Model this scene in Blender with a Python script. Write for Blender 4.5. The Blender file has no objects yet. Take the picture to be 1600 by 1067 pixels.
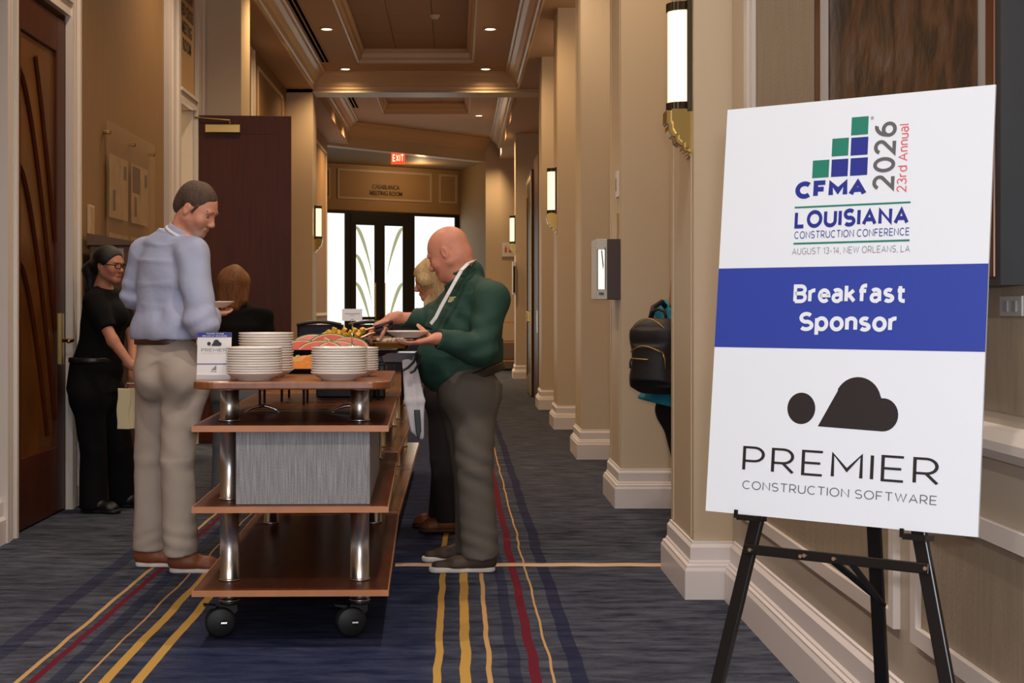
import bpy, bmesh, math, random
import numpy as np
from mathutils import Vector, Matrix
random.seed(7)
C = bpy.context.scene.collection
SC = bpy.context.scene
PI = math.pi
# ------------------------------------------------------------------ camera, world, lights
F = 2300.0; VX = 715.0; VY = 482.0; EYE = 1.28
cd = bpy.data.cameras.new('camera'); cam = bpy.data.objects.new('camera', cd); C.objects.link(cam)
cam.location = (0, 0, EYE); cam.rotation_euler = (PI/2, 0, 0)
cd.sensor_width = 36; cd.lens = F*36/1600
cd.shift_x = (800-VX)/1600; cd.shift_y = -(533.5-VY)/1600
cd.clip_start = .05; cd.clip_end = 100
SC.camera = cam
SC.view_settings.view_transform = 'Standard'; SC.view_settings.look = 'None'
SC.view_settings.gamma = 1; SC.view_settings.use_curve_mapping = False
SC.view_settings.exposure = 0.0
SC.cycles.max_bounces = 8; SC.cycles.diffuse_bounces = 4; SC.cycles.glossy_bounces = 3
SC.cycles.transparent_max_bounces = 8; SC.cycles.caustics_reflective = False; SC.cycles.caustics_refractive = False
try: SC.cycles.use_denoising = True
except Exception: pass
SC.cycles.sample_clamp_indirect = 4
w = bpy.data.worlds.new('world'); SC.world = w; w.use_nodes = True
w.node_tree.nodes['Background'].inputs[0].default_value = (.92, .95, 1.0, 1)
w.node_tree.nodes['Background'].inputs[1].default_value = 2.2
def lamp(name, kind, loc, power, col, size=.1, rot=(0,0,0), **k):
    l = bpy.data.lights.new(name, kind); l.energy = power; l.color = col
    if kind == 'AREA': l.size = size
    else: l.shadow_soft_size = size
    for a, b in k.items(): setattr(l, a, b)
    o = bpy.data.objects.new(name, l); C.objects.link(o); o.location = loc; o.rotation_euler = rot
    return o
lamp('camera_flash', 'POINT', (.05, -.02, 1.40), 150, (.93, .96, 1), .03)
WARM = (1.0, .66, .34)
for yy in (-1, 2, 5, 8.5, 12, 15, 18, 21.0):
    for xx in (-1.6, .40):
        lamp('downlight_beam', 'SPOT', (xx, yy, 4.66), (165 if yy < 6 else 135 if yy < 13 else 125), ((1, .88, .76) if yy < 6 else (1, .76, .52) if yy < 13 else WARM), .07, spot_size=2.5, spot_blend=.8)
for xx, yy in ((-1.6, 25.1), (.40, 25.1), (.40, 27.6), (-1.6, 27.2)):  # the far left spot has no fixture, added to lighten the bulkhead
    lamp('downlight_beam', 'SPOT', (xx, yy, 4.84), 190 if yy < 26 else 420, WARM, .07, spot_size=2.3, spot_blend=.9)
for yy in (8.4, 11.4, 14.4, 17.4):
    lamp('side_hall_light', 'POINT', (2.0, yy, 3.9), 14, (1, .76, .5), .12)
lamp('recess_fill', 'POINT', (-.8, 32.0, 4.2), 18, WARM, .1)  # added lamp without fixture, brightens the wall over the glass doors
lamp('end_wall_fill', 'SPOT', (.9, 30.6, 4.6), 260, WARM, .07, spot_size=2.5, spot_blend=.8)  # added spot without fixture, brightens the end wall
lamp('meeting_room_light', 'POINT', (-3.9, 14.6, 2.6), 150, (1, .86, .66), .3)

# ------------------------------------------------------------------ helpers
def lin(c):
    return tuple((v/255/12.92 if v/255 <= .04045 else ((v/255+.055)/1.055)**2.4) for v in c)
MATS = {}
def mat(name, col, rough=.6, metal=0, emit=None, es=0, bump=0, bscale=80, var=0, vscale=(6,6,6), alpha=1, trans=0, coat=0, vcol=False, sheen=0, spec=.5):
    m = bpy.data.materials.new(name); m.use_nodes = True; nt = m.node_tree; b = nt.nodes['Principled BSDF']
    c = (*lin(col), 1)
    b.inputs['Base Color'].default_value = c; b.inputs['Roughness'].default_value = rough; b.inputs['Metallic'].default_value = metal
    b.inputs['Specular IOR Level'].default_value = spec
    if emit: b.inputs['Emission Color'].default_value = (*lin(emit), 1); b.inputs['Emission Strength'].default_value = es
    if trans: b.inputs['Transmission Weight'].default_value = trans
    if alpha < 1: b.inputs['Alpha'].default_value = alpha
    if coat: b.inputs['Coat Weight'].default_value = coat; b.inputs['Coat Roughness'].default_value = .15
    if sheen: b.inputs['Sheen Weight'].default_value = sheen
    tc = nt.nodes.new('ShaderNodeTexCoord')
    src = None
    if var:
        mp = nt.nodes.new('ShaderNodeMapping'); mp.inputs['Scale'].default_value = vscale; nt.links.new(tc.outputs['Object'], mp.inputs[0])
        n = nt.nodes.new('ShaderNodeTexNoise'); n.inputs['Scale'].default_value = 1; n.inputs['Detail'].default_value = 4
        nt.links.new(mp.outputs[0], n.inputs[0])
        r = nt.nodes.new('ShaderNodeValToRGB'); nt.links.new(n.outputs['Fac'], r.inputs[0])
        r.color_ramp.elements[0].position = .3; r.color_ramp.elements[1].position = .7
        r.color_ramp.elements[0].color = tuple(v*(1-var) for v in c[:3])+(1,)
        r.color_ramp.elements[1].color = tuple(min(1, v*(1+var)) for v in c[:3])+(1,)
        src = r.outputs[0]; nt.links.new(src, b.inputs['Base Color'])
    if vcol:
        a = nt.nodes.new('ShaderNodeAttribute'); a.attribute_name = 'Col'
        mx = nt.nodes.new('ShaderNodeMix'); mx.data_type = 'RGBA'; mx.blend_type = 'MULTIPLY'; mx.inputs[0].default_value = 1
        if src: nt.links.new(src, mx.inputs[6])
        else: mx.inputs[6].default_value = c
        nt.links.new(a.outputs['Color'], mx.inputs[7]); nt.links.new(mx.outputs[2], b.inputs['Base Color'])
    if bump:
        n2 = nt.nodes.new('ShaderNodeTexNoise'); n2.inputs['Scale'].default_value = bscale; n2.inputs['Detail'].default_value = 3
        nt.links.new(tc.outputs['Object'], n2.inputs[0])
        bp_ = nt.nodes.new('ShaderNodeBump'); bp_.inputs['Strength'].default_value = bump; bp_.inputs['Distance'].default_value = .01
        nt.links.new(n2.outputs['Fac'], bp_.inputs['Height']); nt.links.new(bp_.outputs[0], b.inputs['Normal'])
    MATS[name] = m
    return m
def tag(o, label=None, cat=None, group=None, kind=None):
    if label: o['label'] = label
    if cat: o['category'] = cat
    if group: o['group'] = group
    if kind: o['kind'] = kind
    return o
def obj(name, bm, m, parent=None, smooth=False, bevel=0):
    me = bpy.data.meshes.new(name)
    bmesh.ops.recalc_face_normals(bm, faces=bm.faces[:])
    bm.to_mesh(me); bm.free()
    if isinstance(m, (list, tuple)):
        for q in m: me.materials.append(q)
    else: me.materials.append(m)
    if smooth:
        for p in me.polygons: p.use_smooth = True
    o = bpy.data.objects.new(name, me); C.objects.link(o)
    if parent: o.parent = parent
    if bevel:
        b = o.modifiers.new('b', 'BEVEL'); b.width = bevel; b.segments = 2; b.limit_method = 'ANGLE'
    return o
def empty(name, loc, label, cat, group=None, rz=0):
    o = bpy.data.objects.new(name, None); C.objects.link(o); o.location = loc; o.rotation_euler = (0, 0, rz)
    return tag(o, label, cat, group)
def struct(o, label=None): 
    o['kind'] = 'structure'
    if label: o['label'] = label
    return o
def bx(bm, x0, x1, y0, y1, z0, z1, mi=0):
    v = [bm.verts.new(p) for p in ((x0,y0,z0),(x1,y0,z0),(x1,y1,z0),(x0,y1,z0),(x0,y0,z1),(x1,y0,z1),(x1,y1,z1),(x0,y1,z1))]
    for f in ((0,3,2,1),(4,5,6,7),(0,1,5,4),(1,2,6,5),(2,3,7,6),(3,0,4,7)):
        bm.faces.new([v[i] for i in f]).material_index = mi
    return bm
def BX(*a): return bx(bmesh.new(), *a)
def prism(bm, pts, d, mi=0):
    """pts: list of 3D points (polygon); d: extrusion vector"""
    d = Vector(d); a = [bm.verts.new(Vector(p)) for p in pts]; b = [bm.verts.new(Vector(p)+d) for p in pts]
    n = len(pts)
    bm.faces.new(a).material_index = mi; bm.faces.new(b[::-1]).material_index = mi
    for i in range(n): bm.faces.new((a[i], b[i], b[(i+1)%n], a[(i+1)%n])).material_index = mi
    return bm
def tube(bm, pts, r, n=10, closed=False, rs=None):
    pts = [Vector(p) for p in pts]; rings = []
    m = len(pts); prev = None
    for i, p in enumerate(pts):
        if closed: t = (pts[(i+1)%m]-pts[i-1])
        else: t = pts[min(i+1, m-1)]-pts[max(i-1, 0)]
        t.normalize()
        if prev is None: u = t.orthogonal().normalized()
        else: u = (prev-t*prev.dot(t)).normalized()
        prev = u; v = t.cross(u); rr = rs[i] if rs else r
        rings.append([bm.verts.new(p+(u*math.cos(2*PI*k/n)+v*math.sin(2*PI*k/n))*rr) for k in range(n)])
    for i in range(m if closed else m-1):
        A = rings[i]; B = rings[(i+1)%m]
        for k in range(n): bm.faces.new((A[k], A[(k+1)%n], B[(k+1)%n], B[k]))
    if not closed: bm.faces.new(rings[0][::-1]); bm.faces.new(rings[-1])
    return bm
def lathe(bm, prof, n=32, c=(0,0,0)):
    c = Vector(c); rings = []
    for r, z in prof:
        if r < 1e-6: rings.append([bm.verts.new(c+Vector((0,0,z)))])
        else: rings.append([bm.verts.new(c+Vector((r*math.cos(2*PI*k/n), r*math.sin(2*PI*k/n), z))) for k in range(n)])
    for A, B in zip(rings, rings[1:]):
        for k in range(n):
            k2 = (k+1) % n
            if len(A) == 1 and len(B) == 1: continue
            if len(A) == 1: bm.faces.new((A[0], B[k], B[k2]))
            elif len(B) == 1: bm.faces.new((A[k], B[0], A[k2]))
            else: bm.faces.new((A[k], B[k], B[k2], A[k2]))
    return bm
def W(px, py, Y): return Vector(((px-VX)*Y/F, Y, EYE-(py-VY)*Y/F))   # pixel at depth Y -> point
def text_mesh(body, bold=0.0, mono=False):
    cu = bpy.data.curves.new('t', 'FONT'); cu.body = body; cu.size = 1; cu.offset = bold; cu.resolution_u = 3
    o = bpy.data.objects.new('t', cu); C.objects.link(o)
    bpy.context.view_layer.update()
    me = bpy.data.meshes.new_from_object(o.evaluated_get(bpy.context.evaluated_depsgraph_get()))
    bpy.data.objects.remove(o); bpy.data.curves.remove(cu)
    return me
def lettering(body, org, ux, uy, x0, x1, y0, y1, m, parent=None, bold=0.0, name='lettering', lift=.0008):
    """text fitted to the rectangle [x0,x1]x[y0,y1] in the plane org + x*ux + y*uy"""
    me = text_mesh(body, bold); ux = Vector(ux).normalized(); uy = Vector(uy).normalized(); nn = ux.cross(uy)
    co = np.array([v.co[:] for v in me.vertices]); mn = co.min(0); mx = co.max(0)
    for v in me.vertices:
        a = x0+(v.co.x-mn[0])/(mx[0]-mn[0])*(x1-x0); b = y0+(v.co.y-mn[1])/(mx[1]-mn[1])*(y1-y0)
        v.co = Vector(org)+ux*a+uy*b+nn*lift
    me.materials.clear(); me.materials.append(m)
    o = bpy.data.objects.new(name, me); C.objects.link(o)
    if parent: o.parent = parent
    return o
# --- a plain monoline sans alphabet drawn as flat strokes
def arc_(cx, cy, rx, ry, a0, a1, n=14):
    return [(cx+rx*math.cos(math.radians(a0+(a1-a0)*i/n)), cy+ry*math.sin(math.radians(a0+(a1-a0)*i/n))) for i in range(n+1)]
GL = {
 'A': (.74, [[(0, 0), (.37, 1), (.74, 0)], [(.14, .32), (.60, .32)]]),
 'B': (.60, [[(0, 0), (0, 1), (.32, 1)]+arc_(.32, .76, .25, .24, 90, -90)+[(0, .52)], [(.30, .52)]+arc_(.34, .26, .26, .26, 90, -90)+[(0, 0)]]),
 'C': (.72, [arc_(.40, .5, .40, .5, 48, 312, 24)]),
 'D': (.68, [[(0, 0), (0, 1), (.24, 1)]+arc_(.24, .5, .44, .5, 90, -90)+[(0, 0)]]),
 'E': (.56, [[(.56, 1), (0, 1), (0, 0), (.56, 0)], [(0, .5), (.50, .5)]]),
 'F': (.54, [[(.54, 1), (0, 1), (0, 0)], [(0, .5), (.46, .5)]]),
 'G': (.74, [arc_(.40, .5, .40, .5, 48, 330, 24)+[(.74, .46), (.46, .46)]]),
 'H': (.66, [[(0, 0), (0, 1)], [(.66, 0), (.66, 1)], [(0, .5), (.66, .5)]]),
 'I': (0.0, [[(0, 0), (0, 1)]]),
 'K': (.62, [[(0, 0), (0, 1)], [(.60, 1), (0, .38)], [(.20, .58), (.62, 0)]]),
 'L': (.52, [[(0, 1), (0, 0), (.52, 0)]]),
 'M': (.80, [[(0, 0), (0, 1), (.40, .30), (.80, 1), (.80, 0)]]),
 'N': (.66, [[(0, 0), (0, 1), (.66, 0), (.66, 1)]]),
 'O': (.84, [arc_(.42, .5, .42, .5, 0, 360, 32)]),
 'P': (.58, [[(0, 0), (0, 1), (.30, 1)]+arc_(.30, .70, .28, .30, 90, -90)+[(0, .40)]]),
 'R': (.60, [[(0, 0), (0, 1), (.30, 1)]+arc_(.30, .70, .28, .30, 90, -90)+[(0, .40)], [(.30, .40), (.60, 0)]]),
 'S': (.60, [arc_(.30, .74, .28, .26, 35, 270)+arc_(.30, .25, .30, .25, 78, -145)]),
 'T': (.66, [[(0, 1), (.66, 1)], [(.33, 1), (.33, 0)]]),
 'U': (.66, [[(0, 1), (0, .33)]+arc_(.33, .33, .33, .33, 180, 360)+[(.66, 1)]]),
 'W': (1.0, [[(0, 1), (.26, 0), (.50, .95), (.74, 0), (1.0, 1)]]),
 'X': (.64, [[(0, 0), (.64, 1)], [(0, 1), (.64, 0)]]), 'Y': (.66, [[(0, 1), (.33, .45), (.66, 1)], [(.33, .45), (.33, 0)]]),
 '0': (.56, [arc_(.28, .5, .28, .5, 0, 360, 28)]), '1': (.24, [[(0, .78), (.24, 1), (.24, 0)]]),
 '2': (.54, [arc_(.27, .72, .26, .28, 165, -35)+[(0, 0), (.54, 0)]]),
 '3': (.54, [arc_(.26, .76, .24, .24, 150, -80)+arc_(.26, .26, .28, .26, 80, -155)]),
 '4': (.58, [[(.42, 0), (.42, 1), (0, .30), (.58, .30)]]),
 '6': (.56, [arc_(.28, .31, .28, .31, 0, 360, 24), [(.02, .38)]+arc_(.46, .42, .44, .58, 178, 95, 8)+[(.47, .97)]]),
 '-': (.30, [[(0, .38), (.30, .38)]]), ',': (.06, [[(.06, .04), (0, -.14)]]), ' ': (.22, []),
 'a': (.46, [arc_(.22, .56, .21, .18, 150, 0, 8)+[(.44, 0)], [(.44, .43), (.2, .43)]+arc_(.19, .215, .19, .215, 90, 270, 10)+[(.28, .0), (.44, .14)]]),
 'd': (.52, [[(.52, 1), (.52, 0)], arc_(.26, .35, .26, .35, 0, 360, 22)]),
 'e': (.52, [[(.02, .38), (.52, .38)]+arc_(.26, .36, .26, .36, 5, 318, 20)]),
 'f': (.42, [[(.42, 1.0), (.34, 1.0)]+arc_(.34, .80, .20, .20, 95, 180, 6)+[(.14, 0)], [(0, .66), (.38, .66)]]),
 'k': (.46, [[(0, 0), (0, 1)], [(.42, .70), (0, .28)], [(.14, .42), (.46, 0)]]),
 'l': (0.0, [[(0, 0), (0, 1)]]), 'n': (.44, [[(0, 0), (0, .72)], [(0, .45)]+arc_(.22, .48, .22, .24, 170, 0, 10)+[(.44, 0)]]),
 'u': (.44, [[(.44, 0), (.44, .72)], [(0, .72), (0, .26)]+arc_(.22, .24, .22, .24, 180, 350, 10)]),
 'o': (.54, [arc_(.27, .36, .27, .36, 0, 360, 24)]), 'p': (.52, [[(0, .72), (0, -.28)], arc_(.26, .36, .26, .36, 0, 360, 22)]),
 'r': (.30, [[(0, 0), (0, .72)], [(0, .42)]+arc_(.26, .46, .26, .26, 175, 80, 8)]),
 's': (.42, [arc_(.21, .545, .195, .175, 40, 270, 10)+arc_(.21, .175, .21, .175, 78, -150, 10)]),
 't': (.40, [[(.14, .94), (.14, .18)]+arc_(.32, .18, .18, .18, 180, 265, 6)+[(.40, 0)], [(0, .66), (.38, .66)]]),
}
def strokes(body, org, ux, uy, x0, x1, y0, y1, m, parent=None, t=.12, gap=.16, name='lettering', lift=.0008):
    ux = Vector(ux).normalized(); uy = Vector(uy).normalized(); nn = ux.cross(uy); org = Vector(org)
    V = []; Fc = []; pen = 0; h = t/2
    for ch in body:
        wd, st_ = GL[ch]
        for si, pl in enumerate(st_):
            q = []
            for x, y in pl:
                p = Vector((pen+h+x, h+y*(1-t) if y >= 0 else h+y))
                if not q or (p-q[-1]).length > 1e-4: q.append(p)
            n = len(q); closed = n > 3 and (q[0]-q[-1]).length < 1e-3
            if closed: q = q[:-1]; n -= 1
            k0 = len(V)
            for i in range(n):
                d1 = (q[i]-q[i-1]).normalized() if (i > 0 or closed) else None
                d2 = (q[(i+1) % n]-q[i]).normalized() if (i < n-1 or closed) else None
                if d1 is None: d1 = d2
                if d2 is None: d2 = d1
                a = Vector((-d1.y, d1.x)); b_ = Vector((-d2.y, d2.x)); mm = a+b_
                mm = mm/max(.22, 1+a.dot(b_)); off = mm*h
                if off.length > 2.4*h: off = off.normalized()*2.4*h
                lo_ = 0 if ch in ',p' and min(y for x, y in pl) < 0 else 0
                for sg in (1, -1):
                    z = q[i]+off*sg
                    if min(y for x, y in pl) >= 0: z.y = min(max(z.y, 0), 1)
                    V.append((z.x, z.y, si))
            for i in range(n if closed else n-1):
                a = k0+2*i; b_ = k0+2*((i+1) % n); Fc.append((a+1, b_+1, b_, a))
        pen += wd+t+gap if ch != ' ' else wd+gap
    co = np.array(V); mn = co.min(0); mx = co.max(0)
    me = bpy.data.meshes.new(name)
    vs = [tuple(org+ux*(x0+(a-mn[0])/(mx[0]-mn[0])*(x1-x0))+uy*(y0+(b_-mn[1])/(mx[1]-mn[1])*(y1-y0))+nn*(lift+.00015*si)) for a, b_, si in V]
    me.from_pydata(vs, [], Fc); me.materials.append(m)
    o = bpy.data.objects.new(name, me); C.objects.link(o)
    if parent: o.parent = parent
    return o
# --- signed distance modelling, for people and soft things
def V3(p): return np.array(p, dtype=np.float32)
def nrm(v): v = np.array(v, float); return v/np.linalg.norm(v)
class Field:
    def __init__(s): s.p = []
    def cap(s, a, b, ra, rb=None, k=.015, flat=1, ax=(0,0,1), sub=False):
        rb = ra if rb is None else rb; a = V3(a); b = V3(b); R = max(ra, rb); ax = V3(nrm(ax))
        def f(P):
            ab = b-a; L = max(float(ab@ab), 1e-9); t = np.clip(((P-a)@ab)/L, 0, 1)
            q = P-a-t[..., None]*ab
            r = ra+(rb-ra)*t
            if flat != 1:
                q2 = q+(q@ax)[..., None]*ax*(1/flat-1); n2 = np.sqrt((q2**2).sum(-1))+1e-6; n1 = np.sqrt((q**2).sum(-1))+1e-6
                return (n2-r)*np.clip(n1/n2, flat, 1)
            return np.sqrt((q**2).sum(-1))-r
        s.p.append((f, np.minimum(a, b)-R, np.maximum(a, b)+R, k, sub)); return s
    def cyl(s, a, b, wa, da, wb, db, depth_ax, k=.02, sub=False, rnd=0):
        """elliptical cone with flat ends; w across, d along depth_ax"""
        a = V3(a); b = V3(b); n = V3(nrm(b-a)); dv = V3(depth_ax); dv = dv-n*(dv@n); dv = V3(nrm(dv)); wv = np.cross(n, dv).astype(np.float32)
        L = float(np.linalg.norm(b-a)); R = max(wa, wb, da, db)
        def f(P):
            q = P-a; h = q@n; t = np.clip(h/L, 0, 1); u = q@wv; v = q@dv
            ru = wa+(wb-wa)*t; rv = da+(db-da)*t
            k0 = np.sqrt((u/ru)**2+(v/rv)**2)+1e-6; rr = np.sqrt(u*u+v*v)
            d = np.where(rr > 1e-4, rr*(1-1/k0), -np.minimum(ru, rv)); d = np.maximum(d, -np.minimum(ru, rv))
            e = np.abs(h-L/2)-L/2-rnd
            return np.maximum(d, e)
        s.p.append((f, np.minimum(a, b)-R, np.maximum(a, b)+R, k, sub)); return s
    def ell(s, c, r, X=(1,0,0), Y=(0,1,0), Z=(0,0,1), k=.015, sub=False):
        c = V3(c); M = np.stack([V3(X), V3(Y), V3(Z)]); r = V3(r); R = float(r.max())
        def f(P):
            q = (P-c)@M.T; a = np.sqrt(((q/r)**2).sum(-1))+1e-6; b = np.sqrt(((q/(r*r))**2).sum(-1))+1e-6
            return a*(a-1)/b
        s.p.append((f, c-R, c+R, k, sub)); return s
    def cut(s, c, n):      # keep the side away from n
        c = V3(c); n = V3(nrm(n)); s.p.append(((lambda P: (P-c)@n), None, None, 0, 'cut')); return s
    def grid(s, h, disp=None):
        lo = np.min([p[1] for p in s.p if p[1] is not None and not p[4]], 0)-3*h
        hi = np.max([p[2] for p in s.p if p[2] is not None and not p[4]], 0)+3*h
        n = np.ceil((hi-lo)/h).astype(int)+1
        ax = [(lo[i]+h*np.arange(n[i])).astype(np.float32) for i in range(3)]
        G = np.full(n, .2, np.float32)
        for f, a, b, k, sub in s.p:
            if a is None: i0 = np.zeros(3, int); i1 = n
            else:
                m = k+4*h; i0 = np.clip(np.floor((a-m-lo)/h).astype(int), 0, n); i1 = np.clip(np.ceil((b+m-lo)/h).astype(int)+1, 0, n)
            if (i1 <= i0).any(): continue
            sl = tuple(slice(i0[i], i1[i]) for i in range(3))
            P = np.stack(np.meshgrid(*[ax[i][sl[i]] for i in range(3)], indexing='ij'), -1)
            d = f(P).astype(np.float32); g = G[sl]
            if sub == 'cut': G[sl] = np.maximum(g, d)
            elif sub:
                hh = np.maximum(k-np.abs(g+d), 0)/max(k, 1e-6); G[sl] = np.maximum(g, -d)+hh*hh*k*.25
            else:
                hh = np.maximum(k-np.abs(g-d), 0)/max(k, 1e-6); G[sl] = np.minimum(g, d)-hh*hh*k*.25
        if disp is not None:
            band = np.abs(G) < .03
            idx = np.argwhere(band)
            P = lo+idx*h
            G[band] += disp(P.astype(np.float32))
        return G, lo, h
def surface_net(G, lo, h):
    n = np.array(G.shape)-1
    ins = G < 0
    cnt = np.zeros(n, np.int8)
    for dx in (0, 1):
        for dy in (0, 1):
            for dz in (0, 1): cnt += ins[dx:n[0]+dx, dy:n[1]+dy, dz:n[2]+dz]
    act = np.argwhere((cnt > 0) & (cnt < 8))
    ident = np.full(n, -1, np.int64); ident[tuple(act.T)] = np.arange(len(act))
    crn = np.array([(a, b, c) for a in (0, 1) for b in (0, 1) for c in (0, 1)])
    val = np.stack([G[tuple((act+c).T)] for c in crn], 1)
    acc = np.zeros((len(act), 3)); num = np.zeros(len(act))
    for i in range(8):
        for j in range(i+1, 8):
            if np.abs(crn[i]-crn[j]).sum() == 1:
                a = val[:, i]; b = val[:, j]; m = (a < 0) != (b < 0)
                t = np.where(m, a/np.where(m, a-b, 1), 0)
                acc += (crn[i]+t[:, None]*(crn[j]-crn[i]))*m[:, None]; num += m
    vt = lo+h*(act+acc/num[:, None])
    faces = []
    for axis in range(3):
        o1, o2 = (axis+1) % 3, (axis+2) % 3
        a = ins; sl0 = [slice(None)]*3; sl1 = [slice(None)]*3; sl0[axis] = slice(0, -1); sl1[axis] = slice(1, None)
        d = a[tuple(sl0)].astype(np.int8)-a[tuple(sl1)].astype(np.int8)
        e = np.argwhere(d != 0); e = e[(e[:, o1] > 0) & (e[:, o2] > 0) & (e[:, o1] < n[o1]) & (e[:, o2] < n[o2]) & (e[:, axis] < n[axis])]
        sg = d[tuple(e.T)]
        u1 = np.zeros(3, int); u1[o1] = 1; u2 = np.zeros(3, int); u2[o2] = 1
        q = np.stack([ident[tuple((e-u1-u2).T)], ident[tuple((e-u2).T)], ident[tuple(e.T)], ident[tuple((e-u1).T)]], 1)
        q[sg < 0] = q[sg < 0][:, ::-1]
        faces.append(q)
    return vt, np.concatenate(faces)
def fmesh(name, fld, m, parent=None, h=.006, disp=None, colfn=None, smooth=2):
    vt, fc = surface_net(*fld.grid(h, disp))
    # light laplacian smoothing
    if smooth:
        e = np.concatenate([fc[:, [0, 1]], fc[:, [1, 2]], fc[:, [2, 3]], fc[:, [3, 0]]])
        dg = np.bincount(e.ravel(), minlength=len(vt))[:, None]
        for _ in range(smooth):
            a = np.zeros_like(vt)
            for c in range(3):
                a[:, c] = np.bincount(e[:, 0], vt[e[:, 1], c], len(vt))+np.bincount(e[:, 1], vt[e[:, 0], c], len(vt))
            vt = vt*.5+(a/np.maximum(dg, 1))*.5
    me = bpy.data.meshes.new(name)
    me.vertices.add(len(vt)); me.vertices.foreach_set('co', vt.astype(np.float32).ravel())
    me.loops.add(len(fc)*4); me.loops.foreach_set('vertex_index', fc.astype(np.int32).ravel())
    me.polygons.add(len(fc)); me.polygons.foreach_set('loop_start', np.arange(0, len(fc)*4, 4, dtype=np.int32))
    me.polygons.foreach_set('use_smooth', np.ones(len(fc), bool))
    me.update(calc_edges=True)
    if colfn is not None:
        col = np.ones((len(vt), 4), np.float32); col[:, :3] = colfn(vt)
        at = me.color_attributes.new('Col', 'FLOAT_COLOR', 'POINT'); at.data.foreach_set('color', col.ravel())
    me.materials.append(m)
    o = bpy.data.objects.new(name, me); C.objects.link(o)
    if parent:
        o.parent = parent; o.matrix_parent_inverse = Matrix.Translation(-parent.location)
    return o
def folds(amp=.004, f=(9, 9, 30), seed=0, spots=()):
    rs = np.random.RandomState(seed); ph = rs.rand(8)*6.28
    def fn(P):
        x, y, z = P[:, 0], P[:, 1], P[:, 2]
        wv = np.sin(7*x+ph[0]+2*np.sin(5*z+ph[1]))+np.sin(8*y+ph[2]+1.5*np.sin(6*x+ph[3]))
        d = amp*np.sin(f[0]*x+f[1]*y+f[2]*z+2.2*wv+ph[4])*(.55+.45*np.sin(5*z+4*x+ph[5]))
        for c, rad, a2, dirv, fr in spots:
            q = P-V3(c); e = np.exp(-(q**2).sum(1)/rad**2)
            d = d+a2*e*np.sin(fr*(q@V3(nrm(dirv)))+1.2*wv)
        return d.astype(np.float32)
    return fn

# ------------------------------------------------------------------ materials
beige = mat('beige_paint', (202, 184, 158), .42, bump=.03, bscale=30)
beige_wall = mat('beige_wallcover', (134, 102, 66), .6, bump=.15, bscale=120, var=.08, vscale=(40, 40, 3))
tan_panel = mat('tan_panel', (176, 142, 98), .6, bump=.08, bscale=90)
trimw = mat('white_trim', (214, 206, 200), .35)
greywall = mat('grey_wallcover', (146, 132, 114), .6, bump=.15, bscale=90, var=.09, vscale=(60, 60, 5))
wains = mat('wainscot_beige', (178, 166, 150), .45)
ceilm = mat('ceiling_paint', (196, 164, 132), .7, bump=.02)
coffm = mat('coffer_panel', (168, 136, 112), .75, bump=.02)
darkwood = mat('mahogany', (68, 29, 13), .42, var=.22, vscale=(30, 30, 2), spec=.25)
amber = mat('amber_glass', (96, 57, 18), .25, var=.3, vscale=(3, 3, 2))
brass = mat('brass', (204, 172, 104), .2, 1)
dkbrass = mat('dark_bronze', (82, 72, 58), .35, .9)
steel = mat('brushed_steel', (196, 194, 194), .27, 1)
chrome = mat('chrome', (225, 225, 228), .08, 1)
black = mat('black_plastic', (18, 18, 20), .4)
mblack = mat('matt_black', (6, 6, 6), .9, spec=0)
shadedm = mat('shaded_recess_paint', (132, 104, 66), .7)  # beige darkened: the shade under the bulkhead is put into the colour
blackmetal = mat('black_metal', (24, 24, 26), .3, .3)
blackframe = mat('black_door_metal', (26, 28, 28), .5)
frost = mat('frosted_daylight_glass', (250, 252, 250), .4, emit=(238, 250, 246), es=1.25)
olive = mat('olive_glass_pattern', (150, 160, 110), .5, emit=(196, 206, 168), es=.55)
glow = mat('lit_lamp_glass', (255, 245, 220), .3, emit=(255, 232, 178), es=1.5)
bulb = mat('lit_downlight', (255, 250, 240), .3, emit=(255, 226, 180), es=9)
exitm = mat('exit_red', (200, 30, 20), .4, emit=(255, 60, 30), es=2.0)
exitw = mat('exit_letters', (255, 200, 190), .4, emit=(255, 170, 140), es=2.6)
signdk = mat('sign_brown', (66, 38, 22), .5)
white = mat('white_board', (222, 231, 243), .5)
whitep = mat('white_porcelain', (242, 236, 230), .12, coat=.3)
paper = mat('white_paper', (225, 225, 228), .6)
blue = mat('print_blue', (38, 62, 160), .5)
navy = mat('print_navy', (28, 44, 140), .5)
green = mat('print_green', (22, 122, 104), .5)
grey = mat('print_grey', (92, 92, 98), .5)
lgrey = mat('print_light_grey', (140, 140, 145), .5)
red = mat('print_red', (214, 92, 96), .5)
ink = mat('print_black', (32, 28, 32), .5)
edgewood = mat('light_wood_edge', (190, 128, 88), .4, var=.12, vscale=(8, 8, 8))
topwood = mat('warm_cart_top', (136, 80, 46), .3, var=.25, vscale=(24, 3, 10), coat=.2)
cartwood = mat('walnut_laminate', (92, 48, 26), .3, var=.3, vscale=(24, 3, 10), spec=.4)
litlam = mat('flash_lit_laminate', (150, 104, 62), .25, var=.15, vscale=(20, 3, 10), coat=.4)  # cart laminate lightened: the flash reflection is put into the colour
linen = mat('grey_woven_panel', (150, 152, 158), .55, bump=.3, bscale=120, var=.38, vscale=(220, 220, 7))
rubber = mat('rubber', (16, 16, 18), .5)
skin = mat('skin', (216, 160, 136), .5, var=.06, vscale=(30, 30, 30), vcol=True)

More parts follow.
